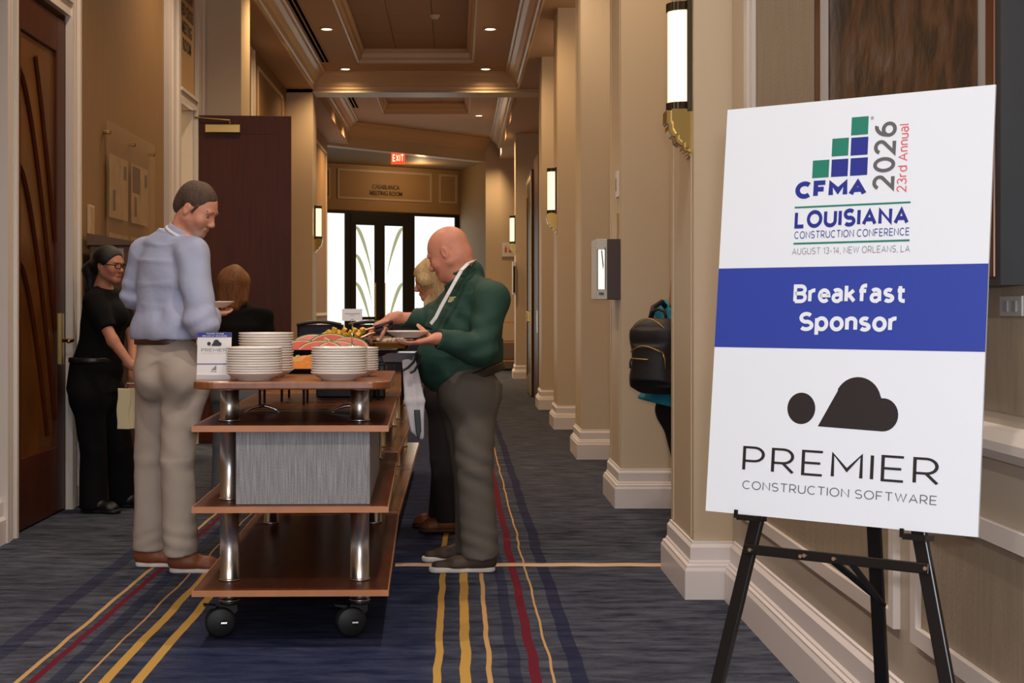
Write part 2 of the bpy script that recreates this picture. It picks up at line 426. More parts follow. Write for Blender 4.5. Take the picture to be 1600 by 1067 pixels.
# carpet: mottled blue-grey pile with woven stripes
m = bpy.data.materials.new('striped_carpet'); m.use_nodes = True; nt = m.node_tree; b = nt.nodes['Principled BSDF']
b.inputs['Roughness'].default_value = .95; b.inputs['Specular IOR Level'].default_value = .1
N = nt.nodes.new; L = nt.links.new
tc = N('ShaderNodeTexCoord'); sp = N('ShaderNodeSeparateXYZ'); L(tc.outputs['Object'], sp.inputs[0])
mp = N('ShaderNodeMapping'); mp.inputs['Scale'].default_value = (2.5, 9, 1); L(tc.outputs['Object'], mp.inputs[0])
n1 = N('ShaderNodeTexNoise'); n1.inputs['Scale'].default_value = 1.6; n1.inputs['Detail'].default_value = 9; n1.inputs['Roughness'].default_value = .72; L(mp.outputs[0], n1.inputs[0])
r1 = N('ShaderNodeValToRGB'); L(n1.outputs['Fac'], r1.inputs[0]); e = r1.color_ramp.elements
e[0].position = .36; e[0].color = (*lin((38, 43, 58)), 1); e[1].position = .66; e[1].color = (*lin((92, 96, 110)), 1)
# deeper blue band down the middle, between the two sets of stripes
rb = N('ShaderNodeValToRGB'); mr0 = N('ShaderNodeMapRange'); mr0.inputs[1].default_value = -3; mr0.inputs[2].default_value = 3; L(sp.outputs[0], mr0.inputs[0]); L(mr0.outputs[0], rb.inputs[0])
el = rb.color_ramp.elements; el[0].position = 0; el[0].color = (0, 0, 0, 1); el[1].position = 1; el[1].color = (0, 0, 0, 1)
for p_, v_ in ((.28, 0), (.34, 1), (.475, 1), (.50, .25), (.56, .1)):
    q = el.new(p_); q.color = (v_, v_, v_, 1)
mxb = N('ShaderNodeMix'); mxb.data_type = 'RGBA'; L(rb.outputs[0], mxb.inputs[0]); L(r1.outputs[0], mxb.inputs[6])
r2 = N('ShaderNodeValToRGB'); L(n1.outputs['Fac'], r2.inputs[0]); e = r2.color_ramp.elements
e[0].position = .38; e[0].color = (*lin((28, 36, 68)), 1); e[1].position = .68; e[1].color = (*lin((62, 70, 98)), 1)
L(r2.outputs[0], mxb.inputs[7])
wn = N('ShaderNodeTexNoise'); wn.inputs['Scale'].default_value = 1.6; wn.noise_dimensions = '2D'
cmb = N('ShaderNodeCombineXYZ'); L(sp.outputs[1], cmb.inputs[1]); ms = N('ShaderNodeMath'); ms.operation = 'MULTIPLY'; ms.inputs[1].default_value = .35; L(sp.outputs[0], ms.inputs[0]); L(ms.outputs[0], cmb.inputs[0]); L(cmb.outputs[0], wn.inputs[0])
wo = N('ShaderNodeMath'); wo.operation = 'MULTIPLY_ADD'; L(wn.outputs['Fac'], wo.inputs[0]); wo.inputs[1].default_value = .03; wo.inputs[2].default_value = -.015
ad = N('ShaderNodeMath'); L(sp.outputs[0], ad.inputs[0]); L(wo.outputs[0], ad.inputs[1])
mr = N('ShaderNodeMapRange'); mr.inputs[1].default_value = -1.8; mr.inputs[2].default_value = .6; L(ad.outputs[0], mr.inputs[0])
sr = N('ShaderNodeValToRGB'); sr.color_ramp.interpolation = 'CONSTANT'; L(mr.outputs[0], sr.inputs[0])
G_ = lin((196, 156, 82)); R_ = lin((104, 30, 48)); D_ = lin((26, 30, 66)); T_ = lin((196, 156, 104))
st = [(-1.70, .07, D_, .5), (-1.515, .014, T_, 1), (-1.462, .034, R_, 1), (-1.38, .06, D_, .55), (-1.295, .016, T_, 1), (-1.215, .036, G_, 1), (-1.103, .034, G_, 1),
      (-.077, .032, G_, 1), (.024, .036, G_, 1), (.106, .016, T_, 1), (.20, .05, D_, .6), (.266, .034, R_, 1), (.326, .012, T_, 1), (.42, .06, D_, .7)]
el = sr.color_ramp.elements; el[0].position = 0; el[0].color = (0, 0, 0, 0); el[1].position = .9999; el[1].color = (0, 0, 0, 0)
for x, wd, c, a in st:
    q = el.new((x-wd/2+1.8)/2.4); q.color = (*c, a); q = el.new((x+wd/2+1.8)/2.4); q.color = (*c, 0)
mx = N('ShaderNodeMix'); mx.data_type = 'RGBA'; L(sr.outputs['Alpha'], mx.inputs[0]); L(mxb.outputs[2], mx.inputs[6]); L(sr.outputs['Color'], mx.inputs[7])
L(mx.outputs[2], b.inputs['Base Color'])
nb = N('ShaderNodeTexNoise'); nb.inputs['Scale'].default_value = 260; L(tc.outputs['Object'], nb.inputs[0]); bu = N('ShaderNodeBump'); bu.inputs['Strength'].default_value = .4; bu.inputs['Distance'].default_value = .01
L(nb.outputs['Fac'], bu.inputs['Height']); L(bu.outputs[0], b.inputs['Normal'])
carpet = m

# ------------------------------------------------------------------ room shell
XL = -2.495          # left wall face
struct(obj('floor', BX(-5.2, 3.0, -3.5, 38, -.1, 0), carpet), 'blue-grey carpet with yellow and red woven stripes')
PX = lambda y: 1.045+.0019*(y-6.47)      # corridor face of the pillar shafts
# left wall segments (openings: wooden door at 8.25-9.40, meeting room door at 13.05-13.92)
bm = bmesh.new()
for y0, y1, z0 in ((-3.5, 8.22, 0), (8.22, 9.37, 3.14), (9.37, 13.05, 0), (13.05, 13.90, 3.14), (13.90, 28.2, 0)):
    bx(bm, XL-.14, XL, y0, y1, z0, 4.47)
wl = struct(obj('wall_left', bm, beige_wall), 'tan fabric-covered left wall')
bm = bmesh.new()       # meeting room behind the open door
bx(bm, -5.2, -5.1, 11.5, 18, 0, 3.3); bx(bm, -5.1, XL-.14, 11.4, 11.5, 0, 3.3); bx(bm, -5.1, XL-.14, 18, 18.1, 0, 3.3); bx(bm, -5.1, XL-.14, 11.5, 18, 3.3, 3.4)
struct(obj('wall_meeting_room', bm, mat('cream_paint', (236, 222, 190), .6)), 'cream walls of the meeting room behind the open door')
# right near wall with picture, running towards the camera
XR = 1.215
struct(obj('wall_right', BX(XR, XR+.15, -3.5, 6.50, 0, 4.5), wains), 'beige wainscot and papered wall behind the easel')
struct(obj('wall_side_hall', BX(2.7, 2.85, 6.5, 33, 0, 4.5), beige), 'beige wall of the side hall behind the pillars')
struct(obj('wall_side_hall_end', BX(XR+.15, 2.7, 6.35, 6.5, 0, 4.5), beige))
# ceiling: ring with coffer, bay 1
bm = bmesh.new(); zc = 4.70
bx(bm, -2.2, -1.40, -3.5, 21.4, zc, zc+.1); bx(bm, .23, 1.0, -3.5, 21.4, zc, zc+.1); bx(bm, -1.40, .23, -3.5, 4, zc, zc+.1); bx(bm, -1.40, .23, 20.6, 21.4, zc, zc+.1)
bx(bm, -2.75, -2.11, -3.5, 38, 4.47, 4.75); bx(bm, .90, 3.0, -3.5, 38, 4.47, 4.75)
# bay 2
z2 = 4.90
bx(bm, -2.2, -1.40, 21.4, 33, z2, z2+.1); bx(bm, .23, 1.0, 21.4, 33, z2, z2+.1); bx(bm, -1.40, .23, 21.4, 22.6, z2, z2+.1); bx(bm, -1.40, .23, 27.4, 33, z2, z2+.1)
bx(bm, -2.75, -2.11, 21.4, 38, 4.75, 5.2); bx(bm, .90, 3.0, 21.4, 38, 4.75, 5.2)
bx(bm, -1.5, .33, 3.9, 20.7, 4.92, 5.0); bx(bm, -1.5, .33, 22.5, 27.5, 5.12, 5.2)
bx(bm, -1.5, -1.40, 3.9, 20.7, zc+.1, 4.92); bx(bm, .23, .33, 3.9, 20.7, zc+.1, 4.92); bx(bm, -1.4, .23, 20.6, 20.7, zc+.1, 4.92); bx(bm, -1.4, .23, 3.9, 4.0, zc+.1, 4.92)
bx(bm, -1.5, -1.40, 22.5, 27.5, z2+.1, 5.12); bx(bm, .23, .33, 22.5, 27.5, z2+.1, 5.12); bx(bm, -1.4, .23, 27.4, 27.5, z2+.1, 5.12); bx(bm, -1.4, .23, 22.5, 22.6, z2+.1, 5.12)
cl = struct(obj('ceiling', bm, ceilm), 'beige coffered corridor ceiling')
# coffer panels
p0 = None
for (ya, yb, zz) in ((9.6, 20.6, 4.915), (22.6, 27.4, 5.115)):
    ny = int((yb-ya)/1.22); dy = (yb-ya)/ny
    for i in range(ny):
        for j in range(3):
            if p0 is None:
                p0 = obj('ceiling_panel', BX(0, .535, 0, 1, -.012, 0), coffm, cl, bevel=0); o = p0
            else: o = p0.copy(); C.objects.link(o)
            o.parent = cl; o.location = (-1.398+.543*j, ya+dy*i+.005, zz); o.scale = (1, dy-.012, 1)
# cross beam between the bays
struct(obj('beam', BX(-2.49, 1.3, 21.4, 21.9, 4.42, 5.2), beige), 'beige ceiling beam crossing the corridor')
def crown(pts, name, m=trimw):   # pts: polygon profile extruded
    pass
def molding(name, prof, a, b, inward, m, parent=None):
    """prof: (out, up) polygon; runs from a to b; out is along inward"""
    a = Vector(a); b = Vector(b); inn = Vector(inward); bm = bmesh.new()
    prism(bm, [a+inn*o+Vector((0, 0, u)) for o, u in prof], b-a)
    o = obj(name, bm, m, parent); return o
CR = [(0, 0), (0, -.24), (.02, -.24), (.03, -.2), (.05, -.19), (.07, -.14), (.12, -.08), (.17, -.055), (.185, -.03), (.21, -.02), (.21, 0)]
crownm = mat('crown_paint', (214, 186, 152), .35)
for nm, a, b_, inn in (('trim_1', (-2.11, -3.5, zc), (-2.11, 21.4, zc), (1, 0, 0)), ('trim_2', (.90, -3.5, zc), (.90, 21.4, zc), (-1, 0, 0)), ('trim_3', (-2.11, 21.4, zc), (.90, 21.4, zc), (0, -1, 0)),
                 ('trim_4', (-2.11, 21.9, z2), (-2.11, 28.2, z2), (1, 0, 0)), ('trim_5', (.90, 21.9, z2), (.90, 31.4, z2), (-1, 0, 0))):
    struct(molding(nm, CR, a, b_, inn, crownm), 'cream crown moulding')
CF = [(0, .18), (0, -.01), (.03, -.01), (.035, .03), (.06, .06), (.07, .12), (.10, .15), (.10, .18)]
for a, b_, inn in (((-1.40, 4, zc+.02), (-1.40, 20.6, zc+.02), (1, 0, 0)), ((.23, 4, zc+.02), (.23, 20.6, zc+.02), (-1, 0, 0)), ((-1.40, 20.6, zc+.02), (.23, 20.6, zc+.02), (0, -1, 0)),
                   ((-1.40, 22.6, z2+.02), (-1.40, 27.4, z2+.02), (1, 0, 0)), ((.23, 22.6, z2+.02), (.23, 27.4, z2+.02), (-1, 0, 0)), ((-1.40, 27.4, z2+.02), (.23, 27.4, z2+.02), (0, -1, 0))):
    molding('coffer_moulding', CF, a, b_, inn, crownm, cl)
# angled far wall: fascia, recess and glass doors
A = Vector((-2.6, 28.2, 0)); B = Vector((.60, 31.5, 0)); dfa = (B-A).normalized(); nfa = Vector((-dfa.y, dfa.x, 0))
bm = bmesh.new(); prism(bm, [A+Vector((0, 0, 4.42)), B+Vector((0, 0, 4.42)), B+Vector((0, 0, 5.2)), A+Vector((0, 0, 5.2))], nfa*.25)
struct(obj('wall_fascia', bm, beige), 'angled beige bulkhead over the glass doors')
struct(molding('trim_6', CR, A+Vector((0, 0, z2)), B+Vector((0, 0, z2)), -nfa, crownm), 'cream crown moulding on the angled bulkhead')
struct(obj('wall_back', BX(.60, 2.85, 31.5, 31.7, 0, 5.2), beige), 'beige end wall with the restroom sign')
D0 = Vector((-2.92, 31.9, 0)); D1 = Vector((.04, 33.8, 0)); dd = (D1-D0).normalized(); dn = Vector((dd.y, -dd.x, 0))
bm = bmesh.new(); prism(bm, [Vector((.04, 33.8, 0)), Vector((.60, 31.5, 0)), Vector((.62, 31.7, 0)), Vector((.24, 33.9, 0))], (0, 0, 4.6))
struct(obj('wall_recess', bm, shadedm), 'beige side of the recess beside the glass doors')
DL = D0-dd*.9
bm = bmesh.new(); prism(bm, [DL+Vector((0, 0, 3.42)), D1+Vector((0, 0, 3.42)), D1+Vector((0, 0, 4.6)), DL+Vector((0, 0, 4.6))], -dn*.15)
wf = struct(obj('wall_over_doors', bm, tan_panel), 'beige wall above the glass doors with framed panels and room name')
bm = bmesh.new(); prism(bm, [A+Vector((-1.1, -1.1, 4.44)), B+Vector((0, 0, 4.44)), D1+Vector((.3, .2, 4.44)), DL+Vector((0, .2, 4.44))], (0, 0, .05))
struct(obj('ceiling_recess', bm, shadedm), 'underside of the bulkhead')
def dpt(px, py, off=0):      # point on the far door plane seen at a pixel
    r = Vector(((px-VX)/F, 1, -(py-VY)/F)); o = Vector((0, 0, EYE)); q = D0+dn*off
    t = (q-o).dot(dn)/r.dot(dn); return o+r*t
def frame_rect(name, org, ux, uz, n, x0, x1, z0, z1, wd, th, m, parent, joined=True):
    bm = bmesh.new(); org = Vector(org); ux = Vector(ux); uz = Vector(uz); n = Vector(n)
    def slab(a0, a1, c0, c1):
        prism(bm, [org+ux*a+uz*c for a, c in ((a0, c0), (a1, c0), (a1, c1), (a0, c1))], n*th)
    slab(x0, x1, z0, z0+wd); slab(x0, x1, z1-wd, z1); slab(x0, x0+wd, z0+wd, z1-wd); slab(x1-wd, x1, z0+wd, z1-wd)
    return obj(name, bm, m, parent)
for (pa, pb) in (((527, 250), (674, 325)), ((686, 264), (714, 322)), ((490, 248), (516, 318))):
    u0 = (dpt(*pa)-D0).dot(dd); u1 = (dpt(*pb)-D0).dot(dd)
    frame_rect('panel_moulding', D0, dd, (0, 0, 1), dn, u0, u1, 3.68, 4.34, .045, .02, beige, wf)
u0 = (dpt(582, 300)-D0).dot(dd); u1 = (dpt(624, 300)-D0).dot(dd)
lettering('CASABLANCA', D0, dd, (0, 0, 1), u0, u1, 3.93, 4.03, signdk, wf, .01, lift=.01)
u0 = (dpt(578, 300)-D0).dot(dd); u1 = (dpt(628, 300)-D0).dot(dd)
lettering('MEETING ROOM', D0, dd, (0, 0, 1), u0, u1, 3.79, 3.89, signdk, wf, .01, lift=.01)
# glazed door set
ds = struct(bpy.data.objects.new('door_1', None), 'black framed glass doors with frosted sidelights')
C.objects.link(ds)
LEN = (D1-D0).length
ud = lambda px: (dpt(px, 420)-D0).dot(dd)
bm = bmesh.new()
def slab(bm, a0, a1, z0, z1, off=0, th=.09):
    prism(bm, [D0+dn*off+dd*a+Vector((0, 0, c)) for a, c in ((a0, z0), (a1, z0), (a1, z1), (a0, z1))], -dn*th)
slab(bm, -.9, LEN, 3.36, 3.44); slab(bm, ud(539), ud(548), 0, 3.36); slab(bm, ud(637), ud(648), 0, 3.36); slab(bm, ud(711), ud(718), 0, 3.36); slab(bm, ud(480), ud(490), 0, 3.36)
slab(bm, 0, ud(539), 0, .12); slab(bm, ud(648), ud(711), 0, .12)
obj('door_frame', bm, blackframe, ds)
bm = bmesh.new(); slab(bm, ud(490), ud(539), .12, 3.36, -.03, .02); slab(bm, ud(648), ud(711), .12, 3.36, -.03, .02)
obj('sidelight_glass', bm, frost, ds)
for (a, b_, hx) in ((548, 593, 585), (593, 637, 599)):
    lf = bmesh.new(); s0, s1 = ud(a), ud(b_); wdt = .13
    slab(lf, s0, s0+wdt, 0, 3.358, .01, .05); slab(lf, s1-wdt, s1, 0, 3.358, .01, .05); slab(lf, s0+wdt, s1-wdt, 3.12, 3.358, .01, .05); slab(lf, s0+wdt, s1-wdt, 0, .32, .01, .05)
    leaf = obj('door_leaf', lf, blackframe, ds)
    g = bmesh.new(); slab(g, s0+wdt, s1-wdt, .32, 3.12, -.01, .015); obj('glass_pane', g, frost, leaf)
    # curved fan pattern on the glass
    for k in range(4):
        g = bmesh.new(); z_t = 3.1-.62*k; wl_ = s1-s0-2*wdt
        lo_, hi_ = [], []
        for i in range(13):
            t = i/12; x = t*wl_ if a == 548 else wl_-t*wl_
            zz = z_t-1.25*t**2.0*1.1; th_ = .21*math.sin(PI*min(t*1.0+.08, 1))+.01
            if zz-th_ < .34: break
            lo_.append((x, zz-th_)); hi_.append((x, min(zz, 3.11)))
        if a != 548 and k % 2: continue
        poly = lo_+hi_[::-1]
        prism(g, [D0+dn*-.005+dd*(s0+wdt+x)+Vector((0, 0, z)) for x, z in poly], dn*.004)
        obj('glass_pattern', g, olive, leaf)
    g = bmesh.new(); hp = D0+dd*(ud(hx))+dn*.06
    tube(g, [hp+Vector((0, 0, z)) for z in (1.05, 1.2, 1.7, 1.85)], .018); tube(g, [hp+Vector((0, 0, 1.12)), hp-dn*.06+Vector((0, 0, 1.12))], .012); tube(g, [hp+Vector((0, 0, 1.78)), hp-dn*.06+Vector((0, 0, 1.78))], .012)
    obj('door_handle', g, brass, leaf)
    g = bmesh.new(); slab(g, s0+.02, s1-.02, 1.03, 1.10, .05, .04); obj('push_bar', g, dkbrass, leaf)
# space beyond the doors is closed by a plain wall so no world shows
struct(obj('wall_beyond_doors', BX(-5.2, 3.0, 37.8, 38, 0, 5.2), beige))
struct(obj('wall_beyond_left', BX(-3.7, -3.6, 28.2, 34, 0, 5.2), beige))
struct(obj('wall_return_left', BX(-3.7, XL-.14, 28.1, 28.2, 0, 5.2), beige))

# ------------------------------------------------------------------ pillars on the right
BASE = [(0, 0), (.045, 0), (.045, .125), (.038, .14), (.038, .148), (.024, .155), (.024, .162), (.018, .17), (.018, .225), (.008, .24), (.008, .248), (0, .25)]
basem = mat('white_baseboard', (222, 214, 214), .35)
def pillar(i, y, x=None, wx=.62, dy=.73, label=''):
    x = PX(y) if x is None else x
    p = obj('pillar', BX(x, x+wx, y+.045, y+dy, .0, 4.5), beige); struct(p, label)
    bm = bmesh.new(); rings = []
    for o, u in BASE[1:]:
        rings.append([bm.verts.new(q) for q in ((x-o, y+.045-o, u), (x+wx+o, y+.045-o, u), (x+wx+o, y+dy+o, u), (x-o, y+dy+o, u))])
    for r0, r1_ in zip(rings, rings[1:]):
        for k in range(4): bm.faces.new((r0[k], r0[(k+1)%4], r1_[(k+1)%4], r1_[k]))
    bm.faces.new(rings[-1]); bm.faces.new(rings[0][::-1])
    obj('base_moulding', bm, basem, p)
    # thin corner bead strips that catch the light
    bm = bmesh.new(); bx(bm, x-.004, x, y+.10, y+.13, .26, 4.45); bx(bm, x-.004, x, y+dy-.09, y+dy-.06, .26, 4.45)
    obj('panel_bead', bm, beige, p)
    return p
PY = [6.47, 9.42, 12.47, 15.57, 18.6]
ordn = ['nearest beige pillar beside the easel', 'second beige pillar carrying the screen box', 'third beige pillar from the easel', 'fourth beige pillar, with a brass sconce', 'fifth beige pillar beside the dark open door']
for i, y in enumerate(PY): pillar(i, y, label=ordn[i])
pillar(5, 26.75, x=1.06, label='far beige pillar beyond the dark door')

# left pilasters
for y, lb in ((14.35, 'beige pilaster above the open wooden door'), (21.4, 'beige pilaster under the ceiling beam')):
    p = struct(obj('pilaster', BX(XL, -2.11, y, y+.6, 0, 4.47), beige), lb)
    bm = bmesh.new(); bx(bm, XL-.01, -2.07, y-.04, y+.64, 0, .145); bx(bm, XL-.01, -2.09, y-.02, y+.62, .145, .25); obj('base_moulding', bm, basem, p, bevel=.008)
# left baseboards, chair rail, panel frames
BP = [(0, 0), (.035, 0), (.035, .13), (.02, .15), (.02, .225), (.006, .25), (0, .25)]
for n_, (y0, y1) in enumerate(((-3.5, 8.1), (9.5, 12.48), (14.96, 21.4), (22.0, 28.2))):
    struct(molding('baseboard_left' if n_ == 0 else f'baseboard_left_{n_+1}', BP, (XL, y0, 0), (XL, y1, 0), (1, 0, 0), basem), 'white stepped baseboard on the left wall')
RAIL = [(0, 0), (.012, 0), (.03, .02), (.03, .045), (.018, .06), (0, .06)]
for n_, (y0, y1) in enumerate(((9.6, 12.45), (14.96, 17.4), (22.0, 28.2))):
    struct(molding(f'trim_{7+n_}', RAIL, (XL, y0, .95), (XL, y1, .95), (1, 0, 0), trimw), 'white chair rail')
for y0, y1, z0, z1 in ((9.75, 12.3, .38, .86), (18.3, 20.9, 1.2, 4.3), (15.1, 17.3, 1.15, 3.0), (22.3, 24.6, 1.15, 4.25), (24.9, 27.9, 1.15, 4.25), (18.3, 20.9, .38, .86)):
    frame_rect('panel_moulding', (XL, 0, 0), (0, 1, 0), (0, 0, 1), (1, 0, 0), y0, y1, z0, z1, .05, .018, trimw if y0 < 13 else beige, wl)
CAS = [(0, 0), (0, 0)]
def casing(name, y0, y1, z1, x=XL, th=.045, parent=None, m=trimw):   # stepped vertical casing
    w_ = y1-y0; q = lambda t: y0+w_*t
    pr = [(0, q(0)), (th, q(0)), (th, q(.22)), (th*.55, q(.25)), (th*.55, q(.40)), (th*.8, q(.43)), (th*.8, q(.60)), (th*.55, q(.63)), (th*.55, q(.80)), (th, q(.83)), (th, q(1)), (0, q(1))]
    return obj(name, prism(bmesh.new(), [(x+a, b_, .001) for a, b_ in pr], (0, 0, z1)), m, parent)
struct(obj('trim_20', (lambda b: (bx(b, XL-.13, XL-.002, 8.22, 8.245, 0, 3.14), bx(b, XL-.13, XL-.002, 9.345, 9.37, 0, 3.14), bx(b, XL-.14, XL-.11, 8.24, 9.35, 0, 3.14), b)[-1])(bmesh.new()), darkwood), 'dark jamb around the glazed wooden door')
struct(casing('trim_10', 8.02, 8.22, 4.4), 'white door casing nearest the camera')
struct(casing('trim_11', 9.37, 9.60, 4.4), 'white casing between the dark door and the notice board')
struct(casing('trim_12', 12.50, 13.05, 4.4), 'white casing before the open door')
struct(casing('trim_13', 13.90, 14.34, 4.4), 'white casing behind the open door')
struct(casing('trim_14', 17.45, 17.85, 4.4), 'white casing on the far left wall')
for n_, (y0, y1) in enumerate(((8.22, 9.37), (13.05, 13.90))):
    bm = bmesh.new(); bx(bm, XL, XL+.035, y0, y1, 3.14, 3.22); bx(bm, XL, XL+.055, y0, y1, 3.22, 3.25)
    if n_ == 1: bx(bm, XL-.14, XL, 13.9-.03, 13.9, 0, 3.14)
    struct(obj(f'trim_{15+n_}', bm, trimw), 'white door head moulding')
# transom panels with room names
for (y0, y1, ws, z0) in ((13.12, 13.88, ['AMERICAN', 'RED-CROSS', 'MEETING', 'ROOM'], 3.62), (16.35, 17.2, ['MIDWAY', 'MEETING', 'ROOM'], 3.42)):
    tp = struct(obj('transom_panel', BX(XL, XL+.012, y0-.03, y1+.03, 3.27, 4.40), tan_panel), 'tan panel above a door with a room name')
    for i, s in enumerate(ws[::-1]):
        wd = .62*len(s)/9 if len(s) > 4 else .40
        wd = min(max(wd, .40), .66); cy = (y0+y1)/2
        lettering(s, (XL+.012, cy, z0), (0, 1, 0), (0, 0, 1), -wd/2, wd/2, i*.155, i*.155+.115, signdk, tp, .02, lift=.004)

# ------------------------------------------------------------------ dark glazed door on the left (closed)
dl = bpy.data.objects.new('door_2', None); C.objects.link(dl); dl.location = (XL-.05, 8.25, 0); struct(dl, 'dark wooden door with curved amber glass')
bm = bmesh.new()
bx(bm, 0, .05, .0, .16, .01, 3.10); bx(bm, 0, .05, .92, 1.09, .01, 3.10); bx(bm, 0, .05, .16, .92, 2.88, 3.10); bx(bm, 0, .05, .16, .92, .01, .42)
obj('door_frame_rails', bm, darkwood, dl, bevel=.006)
gp = obj('glass_panel', BX(.012, .03, .16, .92, .42, 2.88), amber, dl)
for k in range(4):
    g = bmesh.new(); pts = []
    for i in range(15):
        t = i/14; pts.append((.033, .17+.74*t, 3.2-.55*k-1.5*t**1.5))
    pts = [p for p in pts if .45 < p[2] < 2.86]
    if len(pts) > 3: tube(g, pts, .02, 6); obj('curved_glazing_bar', g, darkwood, gp)
for z in (.35, 1.2, 2.0, 2.80):
    obj('hinge', BX(.03, .062, -.03, .012, z, z+.11), brass, dl, bevel=.003)
g = bmesh.new(); bx(g, .05, .062, .98, 1.04, .93, 1.25); h_ = obj('door_handle', g, brass, dl)
g = bmesh.new(); tube(g, [(.06, 1.01, 1.08), (.12, 1.01, 1.08), (.13, .99, 1.08), (.13, .88, 1.075)], .011); obj('lever', g, brass, h_, True)
# open wooden door leaf
do = bpy.data.objects.new('door_3', None); C.objects.link(do); do.location = (XL+.01, 13.93, 0); do.rotation_euler = (0, 0, math.radians(4)); struct(do, 'dark mahogany door leaf standing open into the corridor')
bm = bmesh.new(); bx(bm, 0, .905, 0, .045, .012, 3.11); obj('leaf', bm, darkwood, do, bevel=.004)
frame_rect('panel_moulding', (0, 0, 0), (1, 0, 0), (0, 0, 1), (0, -1, 0), .13, .77, 1.25, 2.95, .014, .004, darkwood, do)
frame_rect('panel_moulding', (0, 0, 0), (1, 0, 0), (0, 0, 1), (0, -1, 0), .13, .77, .25, 1.1, .014, .004, darkwood, do)
c_ = obj('door_closer', BX(.10, .43, -.06, 0, 2.94, 3.02), brass, do, bevel=.006)
g = bmesh.new(); tube(g, [(.33, -.03, 3.03), (.33, -.03, 3.06), (.1, -.05, 3.075), (0.0, -.04, 3.085)], .009, 8); obj('closer_arm', g, brass, c_)
for z in (.3, 1.5, 2.62): obj('hinge', BX(-.025, .012, -.028, .0, z, z+.14), brass, do, bevel=.003)
g = bmesh.new(); tube(g, [(.85, -.005, 1.0), (.85, -.06, 1.0), (.84, -.07, 1.0), (.74, -.07, 1.0)], .011); obj('door_handle', g, brass, do, True)

# dark open door leaf on the right side with brass edge frame
dr = bpy.data.objects.new('door_4', None); C.objects.link(dr); dr.location = (1.10, 20.1, 0); struct(dr, 'dark wooden door leaf with brass framed edge on the right side')
obj('leaf', BX(0, .06, 0, 1.15, .01, 3.42), darkwood, dr, bevel=.004)
obj('leaf', BX(-.03, .03, 1.2, 2.6, .01, 3.30), darkwood, dr, bevel=.004)
g = bmesh.new(); bx(g, -.045, -.03, 1.25, 1.32, .02, 3.22); bx(g, -.045, -.03, 2.48, 2.55, .02, 3.22); bx(g, -.045, -.03, 1.32, 2.48, 3.15, 3.22); bx(g, -.045, -.03, 1.32, 2.48, .02, .30)
obj('brass_frame', g, brass, dr)
g = bmesh.new(); tube(g, [(-.08, 1.5, z) for z in (.3, 1.2, 2.9)], .012, 8); obj('pull_rod', g, brass, dr)
obj('lock_box', BX(-.09, -.03, 1.45, 1.6, 1.08, 1.24), brass, dr, bevel=.01)
obj('latch_plate', BX(-.012, 0, .02, .16, .95, 1.25), steel, dr)

# ------------------------------------------------------------------ right near wall: mouldings
wr = bpy.data.objects['wall_right']
BR = [(0, 0), (.045, 0), (.045, .125), (.038, .14), (.038, .148), (.028, .155), (.028, .162), (.02, .17), (.02, .235), (.008, .25), (.008, .258), (0, .262)]
struct(molding('baseboard_right', BR, (XR, -3.5, 0), (XR, 6.45, 0), (-1, 0, 0), basem), 'white stepped baseboard below the easel wall')
struct(molding('trim_17', [(0, 0), (.02, .005), (.045, .03), (.045, .05), (.03, .075), (0, .08)], (XR, -3.5, .94), (XR, 6.45, .94), (-1, 0, 0), trimw), 'white chair rail behind the easel')
for y0, y1 in ((4.04, 6.3), (1.4, 3.89)):
    frame_rect('panel_moulding', (XR, 0, 0), (0, 1, 0), (0, 0, 1), (-1, 0, 0), y0, y1, .40, .80, .045, .02, trimw, wr)
    obj('wall_panel', BX(XR-.004, XR, y0+.045, y1-.045, .445, .755), greywall, wr)
obj('wallcovering', BX(XR-.004, XR, 1.0, 6.02, 1.05, 4.4), greywall, wr)
bm = bmesh.new(); bx(bm, XR-.02, XR, 5.98, 6.02, 1.03, 4.4); bx(bm, XR-.03, XR, 6.03, 6.10, 1.03, 4.4); struct(obj('trim_18', bm, trimw), 'slim white vertical trim left of the picture')
struct(obj('trim_19', BX(XR-.006, XR, 6.1, 6.48, 1.02, 4.4), beige), 'beige wall strip beside the nearest pillar')

# ------------------------------------------------------------------ ceiling fixtures
def downlight(x, y, z, label, grp=None):
    r = empty('downlight', (x, y, z), label, 'light', grp)
    bm = bmesh.new(); lathe(bm, [(.062, 0), (.085, 0), (.09, -.006), (.085, -.012), (.064, -.010), (.062, 0)], 28); obj('trim_ring', bm, trimw, r, True)
    bm = bmesh.new(); lathe(bm, [(0, -.004), (.062, -.004), (.062, 0), (0, 0)], 28); obj('lens', bm, bulb, r)
side = {-1.6: 'left', .40: 'right'}
for xx in (-1.6, .40):
    downlight(xx, 18, 4.70, f'round recessed downlight nearest the camera on the {side[xx]} of the coffer', 'recessed downlights')
    downlight(xx, 21.0, 4.70, f'round recessed downlight on the {side[xx]} just before the cross beam', 'recessed downlights')
    downlight(xx, 25.1, 4.90, f'round recessed downlight on the {side[xx]}, first one beyond the cross beam', 'recessed downlights')
downlight(.40, 27.6, 4.90, 'farthest round recessed downlight, on the right near the angled bulkhead', 'recessed downlights')
for (y0, y1, z, lb) in ((12.5, 20.4, 4.70, 'long black double slot air vent in the near ceiling'), (22.3, 26.5, 4.90, 'black double slot air vent beyond the cross beam')):
    r = empty('slot_vent', (-1.83, y0, z), lb, 'vent')
    obj('vent_frame', BX(-.07, .07, 0, y1-y0, -.006, -.001), ceilm, r)
    for dx in (-.045, .012): obj('slot', BX(dx, dx+.033, .02, y1-y0-.02, -.012, -.0065), mblack, r)
sm = empty('smoke_detector', (-.28, 18.2, 4.903), 'small white round smoke detector on the coffer ceiling', 'detector')
